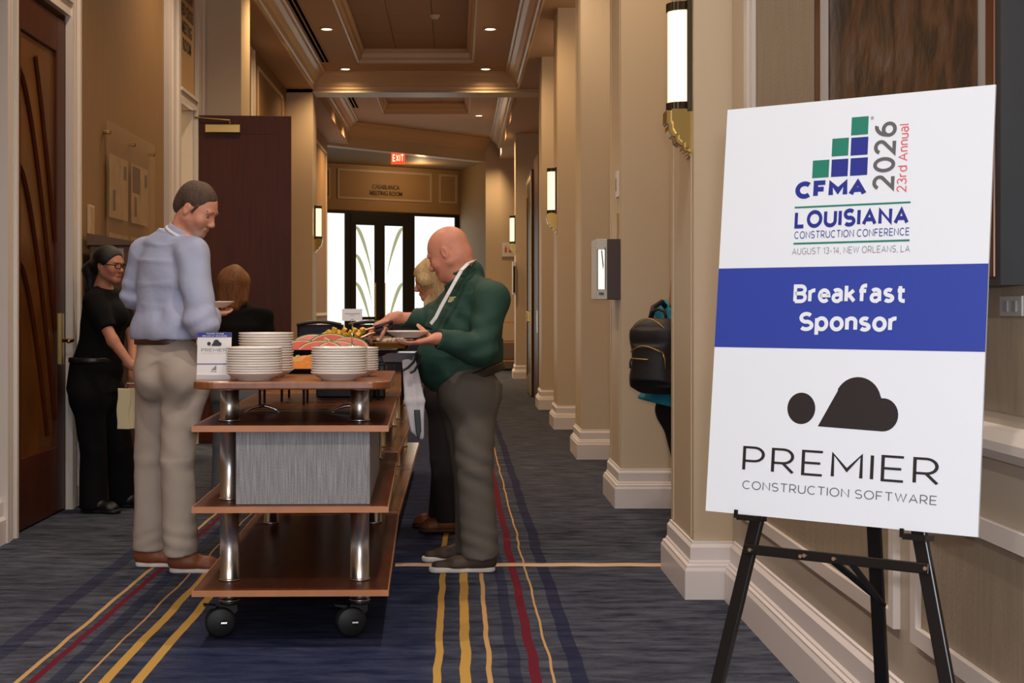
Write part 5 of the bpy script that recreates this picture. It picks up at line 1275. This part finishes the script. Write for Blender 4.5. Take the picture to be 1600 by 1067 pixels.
fs.cap(tSR, tER, .078, .074, .04); fs.cap(tER, tER+(tWR-tER)*.5, .068, .060, .04); fs.cyl(tER, tWR-(tWR-tER)*.05, .062, .062, .042, .042, (0, 0, 1), .04)
fs.cap(P_(240, 518, 7.24), P_(275, 518, 7.12), .118, .118, .04)
sp_ = [(P_(300, 480, 7.05), .15, .008, (.5, 0, 1), 45), (P_(312, 510, 6.98), .09, .007, (-.4, 0, 1), 75), (P_(245, 480, 7.1), .16, .005, (1, .3, .3), 40), (tEL, .09, .007, (.3, 0, 1), 80), (P_(262, 515, 7.15), .12, .006, (1, 0, .2), 60), (P_(290, 400, 7.05), .08, .005, (1, 0, .8), 55)]
fs.cut(P_(258, 530, Yt), (0, 0, -1))
fmesh('shirt', fs, blue_shirt, tall, .006, folds(.004, (26, 14, 5), 12, sp_), smooth=1)
g = Field(); c0 = nk; u_ = nrm(T((0, -.02, -.05))-nk)
g.cyl(c0-u_*.012, c0+u_*.036, .082, .078, .070, .070, FT, .01); g.cyl(c0-u_*.03, c0+u_*.06, .072, .068, .062, .062, FT, .004, sub=True); fmesh('collar', g, blue_shirt, tall, .005)
g = Field(); g.cyl(c0-u_*.006, c0+u_*.010, .087, .084, .084, .080, FT, .0); g.cyl(c0-u_*.03, c0+u_*.06, .078, .075, .074, .070, FT, .004, sub=True); fmesh('lanyard', g, lany, tall, .004)
ft = Field(); pc = P_(262, 575, 7.20)
ft.cyl(P_(258, 530, 7.21), P_(262, 565, 7.20), .158, .120, .175, .135, FT, .03)
ft.ell(P_(240, 588, 7.17), (.095, .11, .12), k=.05); ft.ell(P_(285, 588, 7.09), (.10, .11, .125), k=.05); ft.cap(P_(248, 580, 7.27), P_(285, 580, 7.15), .115, .12, .04)
for hp, kn, an in ((tHL, tKL, tAL), (tHR, tKR, tAR)):
    ft.cap(hp, kn, .108, .081, .04); ft.cyl(kn, an+np.array((0, 0, .02)), .079, .080, .080, .090, FT, .012, rnd=.01)
ft.cap(P_(318, 590, 7.08), P_(300, 660, 7.08), .05, .03, .05)
fmesh('trousers', ft, khaki, tall, .007, folds(.003, (22, 12, 5), 21, [(P_(245, 630, 7.1), .11, .004, (.6, 0, 1), 70), (P_(290, 635, 7.0), .11, .004, (-.7, 0, 1), 70), (tKR, .12, .003, (.8, 0, 1), 60), (tKL, .11, .003, (-.8, 0, 1), 60), (tAR+np.array((0, 0, .07)), .09, .006, (.3, 0, 1), 90), (tAL+np.array((0, 0, .07)), .08, .005, (-.3, 0, 1), 90)]), smooth=1)
g = Field(); ba = P_(258, 533, 7.215); g.cyl(ba-np.array((0, 0, .018)), ba+np.array((0, 0, .018)), .170, .134, .170, .134, FT, .0); g.cyl(ba-np.array((0, 0, .05)), ba+np.array((0, 0, .05)), .152, .116, .152, .116, FT, .0, sub=True)
fmesh('belt', g, mat('brown_belt', (74, 44, 34), .4), tall, .006)
sock = mat('blue_sock', (92, 116, 140), .8)
for c in (tAL, tAR): g = Field(); g.cap(c+np.array((.01, 0, .02)), c+np.array((.02, 0, -.03)), .043, .042); fmesh('sock', g, sock, tall, .006)
shoe(tall, (tAL[0]-.075, 7.31, 0), (1, -.05, 0), .30, .05, tanshoe, solew); shoe(tall, (tAR[0]-.055, 7.135, 0), (1, .05, 0), .31, .05, tanshoe, solew)
pp = P_(333, 481, 7.40); plate(pp[0], pp[1], pp[2], 'white plate held by the tall man in the pale blue shirt', None, .98, 'held_plate')

# ---------------- woman in black with glasses
blk = mat('black_cloth', (11, 11, 13), .9, bump=.4, bscale=12, spec=.2); blkh = mat('black_hair', (20, 16, 16), .5, bump=.4, bscale=160)
Yw = 9.30
wom = person('person', (P_(162, 600, Yw)[0], Yw, 0), 'woman in black uniform with glasses and ponytail, hands folded over cream napkins')
FW = nrm((.88, -.46, 0)); RW = nrm((-.46, -.88, 0))
fb = Field(); hw = P_(171, 414, 9.27)
T, ax = head(fb, hw, (.86, -.50, -.10), (0, 0, 1), .97)
nw = P_(160, 448, 9.30)
wS = [P_(146, 470, 9.16), P_(182, 468, 9.42)]; wE = [P_(176, 532, 9.08), P_(208, 530, 9.36)]; wW = [P_(204, 570, 9.06), P_(207, 590, 9.20)]
def wt(f, sc=1, k=.04):
    lv = [(P_(148, 600, Yw), .17, .15), (P_(152, 572, Yw), .175, .15), (P_(158, 540, Yw), .155, .135), (P_(162, 508, Yw), .150, .130), (P_(164, 480, Yw), .160, .125), (P_(162, 462, Yw), .13, .09), (P_(161, 452, Yw), .08, .07)]
    for (a, w0, d0), (b_, w1, d1) in zip(lv, lv[1:]): f.cyl(a, b_, w0*sc, d0*sc, w1*sc, d1*sc, FW, .008, rnd=.012)
    f.cap(wS[0], P_(160, 460, 9.28), .058*sc, .055*sc, k); f.cap(wS[1], P_(164, 460, 9.32), .055*sc, .055*sc, k); f.ell(P_(180, 494, 9.24), (.09*sc, .09*sc, .085*sc), k=k)
fb.cap(T((0, -.02, -.06)), nw, .050, .055, .03); wt(fb, .85)
for i in (0, 1): fb.cap(wS[i], wE[i], .042, .036, .02); fb.cap(wE[i], wW[i], .037, .026, .02)
hand(fb, wW[0], (.6, -.1, -.25), (.2, .9, -.3), (.1, .3, 1), .95, (.4, .6, .6), .4); hand(fb, wW[1], (.1, -.1, -1), (.2, .9, 0), (-1, 0, 0), .95, (.2, .5, .6), .3)
wH = [P_(140, 620, 9.22), P_(170, 620, 9.38)]; wK = [P_(146, 700, 9.24), P_(188, 700, 9.42)]; wA = [P_(146, 784, 9.25), P_(192, 772, 9.50)]
for i in (0, 1): fb.cap(wH[i], wK[i], .07, .05, .03); fb.cap(wK[i], wA[i], .045, .035, .03); fb.cap(wA[i], wA[i]+np.array((.1, -.02, -.04)), .03, .024, .02)
fmesh('body', fb, skin, wom, .0055, colfn=flatcol((T((0, .09, -.065)), (.022, .02, .010), (.62, .3, .3), .5), base=(.72, .60, .55)))
eyes(wom, T, .97)
g = Field(); g.ell(T((0, -.022, .040)), (.086, .104, .086), *ax, k=.01); g.ell(T((0, -.09, -.01)), (.05, .05, .05), *ax, k=.03); g.cap(T((0, -.125, -.0)), T((0, -.165, -.05)), .042, .05, .02); g.cap(T((0, -.165, -.05)), T((0, -.150, -.17)), .048, .022, .02)
g.cut(T((0, .070, .058)), ax[1]*.85-ax[2]*.5); g.cut(T((0, .0, -.02)), ax[1]*.72-ax[2]*.7) if False else None
g.ell(T((0, .085, -.035)), (.075, .08, .085), *ax, k=.005, sub=True)
fmesh('hair', g, blkh, wom, .005)
for q in (-1, 1):
    g = bmesh.new(); pts = [Vector(T((q*.034+.026*math.copysign(abs(math.cos(a))**.6, math.cos(a)), .108, .002+.017*math.copysign(abs(math.sin(a))**.6, math.sin(a))))) for a in [2*PI*i/20 for i in range(20)]]
    tube(g, pts, .0034, 6, closed=True); tube(g, [Vector(T((q*.060, .106, .006))), Vector(T((q*.078, .06, .006))), Vector(T((q*.080, -.01, .004)))], .003, 6)
    if q == 1: tube(g, [Vector(T((-.008, .108, .004))), Vector(T((.008, .108, .004)))], .003, 6)
    o = obj('glasses', g, black, wom, True); o.matrix_parent_inverse = Matrix.Translation(-wom.location)
fs = Field(); wt(fs, 1.0)
for i in (0, 1): fs.cap(wS[i], wS[i]+(wE[i]-wS[i])*.35, .062, .060, .03); fs.cyl(wS[i], wS[i]+(wE[i]-wS[i])*.72, .060, .060, .062, .062, (0, 1, 0), .03)
fs.cut(nw+np.array((0, 0, .012)), (FW[0]*.4, FW[1]*.4, .9))
fmesh('shirt', fs, blk, wom, .008, folds(.004, (10, 8, 20), 3))
ft = Field(); ft.cyl(P_(148, 568, Yw), P_(146, 610, Yw), .168, .150, .178, .165, FW, .03); ft.cap(wH[0], wH[1], .125, .12, .04)
for i in (0, 1): ft.cap(wH[i], wK[i], .105, .085, .04); ft.cyl(wK[i], wA[i]+np.array((0, 0, -.03)), .084, .084, .088, .088, FW, .012, rnd=.01)
fmesh('trousers', ft, blk, wom, .009, folds(.004, (10, 8, 14), 4))
g = Field(); ba = P_(150, 562, Yw); g.cyl(ba-np.array((0, 0, .018)), ba+np.array((0, 0, .018)), .181, .160, .181, .160, FW, .0); fmesh('belt', g, mat('black_belt', (28, 26, 28), .35), wom, .008)
for i in (0, 1): shoe(wom, (wA[i][0]-.07, wA[i][1], 0), (1, -.25, 0), .26, .045, black, rubber)
g = bmesh.new(); c = Vector(wW[1])+Vector((0, -.01, -.035)); tube(g, [c+Vector((.032*math.cos(a), .028*math.sin(a), 0)) for a in [2*PI*i/16 for i in range(16)]], .004, 6, closed=True); o = obj('bracelet', g, lany, wom, True); o.matrix_parent_inverse = Matrix.Translation(-wom.location)
# napkins
nap = empty('napkins', Vector(P_(197, 640, 9.05)), 'folded cream napkins held by the woman in black', 'napkins')
cream = mat('cream_linen', (214, 204, 168), .8)
for i, (dx, tilt) in enumerate(((-.018, .02), (.022, -.09))):
    g = bmesh.new(); n = 8; a = []; b_ = []
    for j in range(n+1):
        z = .13-.25*j/n; a.append((-.038+.004*math.sin(j*1.1), z)); b_.append((.038+.005*math.sin(j*.9+i), z))
    prism(g, [(x, 0, z) for x, z in a+b_[::-1]], (0, .014, 0)); o = obj('napkin_fold', g, cream, nap, bevel=.004); o.location = (dx, .02*i, 0); o.rotation_euler = (0, tilt, 0)

# ---------------- blonde woman behind the bald man
Yd = 8.48
blo = person('person', (P_(697, 600, Yd)[0], Yd, 0), 'blonde woman in black trousers standing behind the bald man at the cart')
fb = Field(); hd = P_(674, 437, Yd); FD = nrm((-1, .05, 0))
T, ax = head(fb, hd, (-.94, .06, -.30), (0, 0, 1), .96)
nd = P_(690, 468, Yd)
dS = [P_(700, 490, Yd-.17), P_(700, 490, Yd+.17)]; dE = [P_(706, 550, Yd-.2), P_(704, 550, Yd+.22)]; dW = [P_(686, 585, Yd-.14), P_(680, 575, Yd+.2)]
def dt(f, sc=1, k=.04):
    lv = [(P_(697, 612, Yd), .165, .125), (P_(698, 585, Yd), .160, .12), (P_(698, 555, Yd), .145, .11), (P_(698, 520, Yd), .150, .115), (P_(698, 490, Yd), .15, .10), (P_(695, 476, Yd), .09, .07)]
    for (a, w0, d0), (b_, w1, d1) in zip(lv, lv[1:]): f.cyl(a, b_, w0*sc, d0*sc, w1*sc, d1*sc, FD, .008, rnd=.012)
    f.cap(dS[0], dS[1], .058*sc, .058*sc, k); f.ell(P_(683, 515, Yd), (.07*sc, .12*sc, .07*sc), k=k)
fb.cap(T((0, -.02, -.06)), nd, .048, .052, .03); dt(fb, .85)
for i in (0, 1): fb.cap(dS[i], dE[i], .04, .034, .02); fb.cap(dE[i], dW[i], .034, .025, .02); hand(fb, dW[i], (-.9, 0, -.3), (0, -1 if i else 1, 0), (0, 0, 1), .92)
dH = [P_(697, 625, Yd-.08), P_(699, 625, Yd+.08)]; dK = [P_(697, 715, Yd-.07), P_(700, 715, Yd+.09)]; dA = [P_(703, 806, Yd-.06), P_(692, 800, Yd+.14)]
for i in (0, 1): fb.cap(dH[i], dK[i], .07, .05, .03); fb.cap(dK[i], dA[i], .045, .035, .03); fb.cap(dA[i], dA[i]+np.array((-.1, 0, -.05)), .03, .024, .02)
fmesh('body', fb, skin, blo, .0055, colfn=flatcol((T((0, .09, -.065)), (.022, .02, .010), (.8, .4, .4), .5), base=(.92, .84, .8)))
eyes(blo, T, .96)
blond = mat('blonde_hair', (196, 166, 122), .6, bump=.5, bscale=120, var=.25, vscale=(90, 90, 8))
g = Field(); g.ell(T((0, -.020, .040)), (.090, .108, .090), *ax, k=.02); g.cap(T((-.0, -.06, -.01)), P_(690, 470, Yd), .085, .075, .03); g.cap(T((.062, .03, .0)), P_(668, 478, Yd-.06), .042, .022, .03); g.cap(T((-.062, .03, .0)), P_(668, 476, Yd+.06), .042, .022, .03)
g.ell(T((0, .10, -.05)), (.060, .075, .10), *ax, k=.01, sub=True)
fmesh('hair', g, blond, blo, .006, folds(.004, (60, 10, 4), 8))
fs = Field(); dt(fs)
for i in (0, 1): fs.cap(dS[i], dE[i], .056, .05, .03); fs.cyl(dE[i], dW[i], .05, .05, .04, .04, (0, 0, 1), .03)
fmesh('top', fs, mat('charcoal_top', (40, 40, 46), .8), blo, .009)
ft = Field(); ft.cyl(P_(697, 600, Yd), P_(697, 630, Yd), .165, .125, .17, .135, FD, .03); ft.cap(dH[0], dH[1], .12, .12, .04)
for i in (0, 1): ft.cap(dH[i], dK[i], .112, .098, .04); ft.cyl(dK[i], dA[i]+np.array((0, 0, -.02)), .096, .096, .088, .085, FD, .012, rnd=.01)
fmesh('trousers', ft, mat('black_trousers', (34, 28, 30), .85), blo, .009, folds(.004, (12, 8, 5), 14))
for i in (0, 1): shoe(blo, (dA[i][0]+.07, dA[i][1], 0), (-1, .0, 0), .25, .042, tanshoe, mat('dark_sole', (60, 30, 20), .6) if i == 0 else MATS['dark_sole'])
g = BX(-.014, .014, -.004, .004, -.07, .07); o = obj('badge', g, mat('neon_yellow', (196, 214, 40), .5), blo); o.location = Vector(P_(655, 572, 8.30))-blo.location

# ---------------- woman with brown hair seen from behind near the open door
Yh = 10.05
bru = person('person', (P_(370, 600, Yh)[0], Yh, 0), 'woman with straight brown hair and black top, seen from behind near the open door')
fb = Field(); hh = P_(364, 443, Yh); FH = nrm((-.35, .93, 0)); RH = nrm((.93, .35, 0))
T, ax = head(fb, hh, (-.35, .93, -.12), (0, 0, 1), .96)
nh = P_(366, 474, Yh); hS = [np.array(P_(371, 494, Yh))-RH*.17, np.array(P_(371, 494, Yh))+RH*.19]; hE = [hS[0]+np.array((-.05, 0, -.28)), hS[1]+np.array((.04, .02, -.28))]; hW = [hE[0]+np.array((.06, .18, -.08)), hE[1]+np.array((-.08, .2, -.06))]
def htor(f, sc=1, k=.04):
    lv = [(P_(371, 615, Yh), .17, .13), (P_(371, 580, Yh), .165, .12), (P_(371, 545, Yh), .15, .11), (P_(371, 510, Yh), .165, .11), (P_(371, 490, Yh), .15, .09), (P_(368, 478, Yh), .08, .065)]
    for (a, w0, d0), (b_, w1, d1) in zip(lv, lv[1:]): f.cyl(a, b_, w0*sc, d0*sc, w1*sc, d1*sc, FH, .008, rnd=.012)
    f.cap(hS[0], P_(368, 484, Yh), .056*sc, .05*sc, k); f.cap(hS[1], P_(370, 484, Yh), .056*sc, .05*sc, k)
fb.cap(T((0, -.02, -.06)), nh, .048, .052, .03); htor(fb, .85)
for i in (0, 1): fb.cap(hS[i], hE[i], .04, .034, .02); fb.cap(hE[i], hW[i], .034, .025, .02); hand(fb, hW[i], (0, .9, -.1), (0, 0, -1), (1 if i else -1, 0, 0), .92)
hH = [P_(356, 620, Yh), P_(386, 620, Yh)]; hK = [P_(350, 695, Yh), P_(384, 695, Yh)]; hA = [P_(346, 765, Yh), P_(384, 765, Yh)]
for i in (0, 1): fb.cap(hH[i], hK[i], .07, .05, .03); fb.cap(hK[i], hA[i], .045, .035, .03); fb.cap(hA[i], hA[i]+np.array((0, .1, -.04)), .03, .024, .02)
fmesh('body', fb, skin, bru, .0065, colfn=flatcol(base=(.9, .8, .75)))
brh = mat('brown_hair', (120, 76, 44), .6, bump=.5, bscale=120, var=.35, vscale=(70, 70, 8))
g = Field(); g.ell(T((0, -.02, .036)), (.098, .112, .092), *ax, k=.02); g.cap(T((-.045, -.04, -.0)), P_(352, 474, Yh-.04), .072, .058, .03); g.cap(T((.040, -.04, -.0)), P_(378, 468, Yh-.04), .070, .040, .03); g.cap(T((0, -.05, 0)), P_(364, 476, Yh-.05), .08, .06, .03)
fmesh('hair', g, brh, bru, .006, folds(.004, (70, 20, 3), 8))
fs = Field(); htor(fs, 1.02)
for i in (0, 1): fs.cap(hS[i], hE[i], .058, .052, .03); fs.cyl(hE[i], hW[i], .05, .05, .04, .04, (0, 0, 1), .03)
fmesh('top', fs, blk, bru, .009, folds(.003, (12, 8, 9), 2))
ft = Field(); ft.cyl(P_(371, 600, Yh), P_(371, 625, Yh), .17, .13, .175, .14, FH, .03); ft.cap(hH[0], hH[1], .11, .11, .04)
for i in (0, 1): ft.cap(hH[i], hK[i], .10, .078, .04); ft.cyl(hK[i], hA[i]+np.array((0, 0, -.02)), .077, .077, .07, .07, FH, .012, rnd=.01)
fmesh('trousers', ft, mat('grey_trousers', (104, 110, 122), .8), bru, .009)
for i in (0, 1): shoe(bru, (hA[i][0], hA[i][1]-.07, 0), (-.1, 1, 0), .25, .042, black, rubber)

# ---------------- person with a backpack between the first two pillars
Yr = 8.42
bag = person('person', (P_(1066, 600, Yr)[0], Yr, 0), 'person in teal shirt and black leggings half hidden behind the nearest pillar, wearing a backpack')
fb = Field(); FR_ = nrm((.88, .47, 0)); RR = nrm((.47, -.88, 0)); hr = P_(1094, 428, Yr+.05)
T, ax = head(fb, hr, (.88, .47, -.1), (0, 0, 1), .97)
X0 = 1068
rS = [np.array(P_(X0, 486, Yr))-RR*.17, np.array(P_(X0, 486, Yr))+RR*.17]; rE = [rS[0]+np.array((.03, 0, -.29)), rS[1]+np.array((.03, 0, -.29))]; rW = [rE[0]+FR_*.22, rE[1]+FR_*.22]
def rtor(f, sc=1, k=.04):
    lv = [(P_(X0-8, 634, Yr), .25, .23), (P_(X0, 600, Yr), .185, .17), (P_(X0, 560, Yr), .155, .125), (P_(X0, 510, Yr), .16, .12), (P_(X0, 486, Yr), .14, .10), (P_(X0, 470, Yr), .08, .07)]
    for (a, w0, d0), (b_, w1, d1) in zip(lv, lv[1:]): f.cyl(a, b_, w0*sc, d0*sc, w1*sc, d1*sc, FR_, .008, rnd=.012)
    f.cap(rS[0], rS[1], .056*sc, .056*sc, k)
fb.cap(T((0, -.02, -.06)), P_(X0, 472, Yr), .05, .054, .03); rtor(fb, .8)
for i in (0, 1): fb.cap(rS[i], rE[i], .04, .034, .02); fb.cap(rE[i], rW[i], .034, .025, .02); hand(fb, rW[i], FR_, (0, 0, -1), RR*(1 if i == 0 else -1), .92)
rH = [P_(X0-14, 640, Yr+.05), P_(X0+14, 640, Yr-.06)]; rK = [P_(X0+2, 730, Yr+.06), P_(X0+24, 730, Yr-.06)]; rA = [P_(X0-2, 820, Yr+.05), P_(X0+34, 820, Yr-.06)]
for i in (0, 1): fb.cap(rH[i], rK[i], .06, .045, .03); fb.cap(rK[i], rA[i], .04, .032, .03); fb.cap(rA[i], rA[i]+FR_*.1+np.array((0, 0, -.03)), .03, .024, .02)
fmesh('body', fb, skin, bag, .0065, colfn=flatcol(base=(.95, .85, .8)))
g = Field(); g.ell(T((0, -.02, .036)), (.092, .108, .090), *ax, k=.02); g.cap(T((0, -.05, -.02)), P_(X0-4, 468, Yr-.08), .070, .05, .03); g.cap(P_(X0-10, 440, Yr-.02), P_(X0-17, 476, Yr-.10), .035, .022, .03)
g.ell(T((0, .10, -.05)), (.062, .075, .09), *ax, k=.01, sub=True); fmesh('hair', g, mat('auburn_hair', (150, 88, 54), .6, var=.3, vscale=(60, 60, 8)), bag, .006, folds(.004, (70, 20, 3), 8))
fs = Field(); rtor(fs)
for i in (0, 1): fs.cap(rS[i], rS[i]+(rE[i]-rS[i])*.7, .060, .056, .03)
fmesh('shirt', fs, mat('teal_shirt', (24, 126, 158), .8), bag, .008, folds(.004, (20, 12, 8), 5))
ft = Field(); ft.cap(rH[0], rH[1], .11, .11, .04)
for i in (0, 1): ft.cap(rH[i], rK[i], .088, .062, .04); ft.cap(rK[i], rA[i], .060, .040, .04)
fmesh('leggings', ft, mat('black_leggings', (20, 20, 24), .8), bag, .009)
for i in (0, 1): shoe(bag, rA[i]*np.array((1, 1, 0))-FR_*.06, FR_, .25, .042, black, rubber)
# backpack
bp0 = Vector(P_(1026, 547, 8.22)); bkf = nrm((-.62, -.78, 0)); bkr = nrm((.78, -.62, 0)); Z_ = np.array((0, 0, 1.))
bk = empty('backpack', bp0, 'black backpack with gold zips worn by the person behind the nearest pillar', 'backpack')
blkbag = mat('black_nylon', (22, 20, 26), .6, bump=.15, bscale=200); gold = mat('gold_zip', (206, 160, 92), .3, .7)
O = np.array(bp0); Q = lambda a, b_, c: O+bkr*a+bkf*b_+Z_*c
f = Field()
f.cyl(Q(0, 0, -.20), Q(0, 0, .10), .155, .095, .150, .095, bkf, .05); f.cap(Q(-.055, 0, .08), Q(.055, 0, .08), .10, .10, .04); f.cap(Q(-.07, 0, -.16), Q(.07, 0, -.16), .085, .085, .04)
f.cyl(Q(0, .08, -.17), Q(0, .07, .02), .115, .06, .105, .05, bkf, .03)
fmesh('bag_body', f, blkbag, bk, .006)
def bpart(name, g, m): o = obj(name, g, m, bk, True); o.matrix_parent_inverse = Matrix.Translation(-bk.location)
g = bmesh.new(); tube(g, [Q(-.102+.204*i/14, .108+.032*math.sin(PI*i/14)**.6, -.01+.035*math.sin(PI*i/14)) for i in range(15)], .0032, 6); tube(g, [Q(.102, .108, -.01), Q(.112, .10, -.05), Q(.114, .10, -.10)], .0032, 6); bpart('pocket_zip', g, gold)
g = bmesh.new(); tube(g, [Q(-.088, .122, -.045), Q(-.05, .139, -.046), Q(.03, .142, -.048)], .0035, 6); bpart('front_zip', g, gold)
g = bmesh.new(); tube(g, [Q(-.10, .06, .10)]+[Q(-.09+.18*i/10, .085, .13+.045*math.sin(PI*i/10)) for i in range(11)]+[Q(.11, .06, .10)], .0032, 6); bpart('top_zip', g, gold)
g = bmesh.new(); tube(g, [Q(-.05, -.02, .175), Q(-.04, -.02, .215), Q(0, -.02, .23), Q(.04, -.02, .215), Q(.05, -.02, .175)], .009, 8); bpart('grab_handle', g, blkbag)
g = bmesh.new(); tube(g, [Q(-.088, .126, -.045), Q(-.094, .128, -.07), Q(-.092, .128, -.10)], .005, 6); bpart('zip_pull', g, blkbag)
for sx in (-.08, .08):
    g = bmesh.new(); tube(g, [Q(sx, -.06, .15), Q(sx, -.10, .24), Q(sx, -.19, .27), Q(sx, -.30, .2)], .016, 8); bpart('shoulder_strap', g, blkbag)
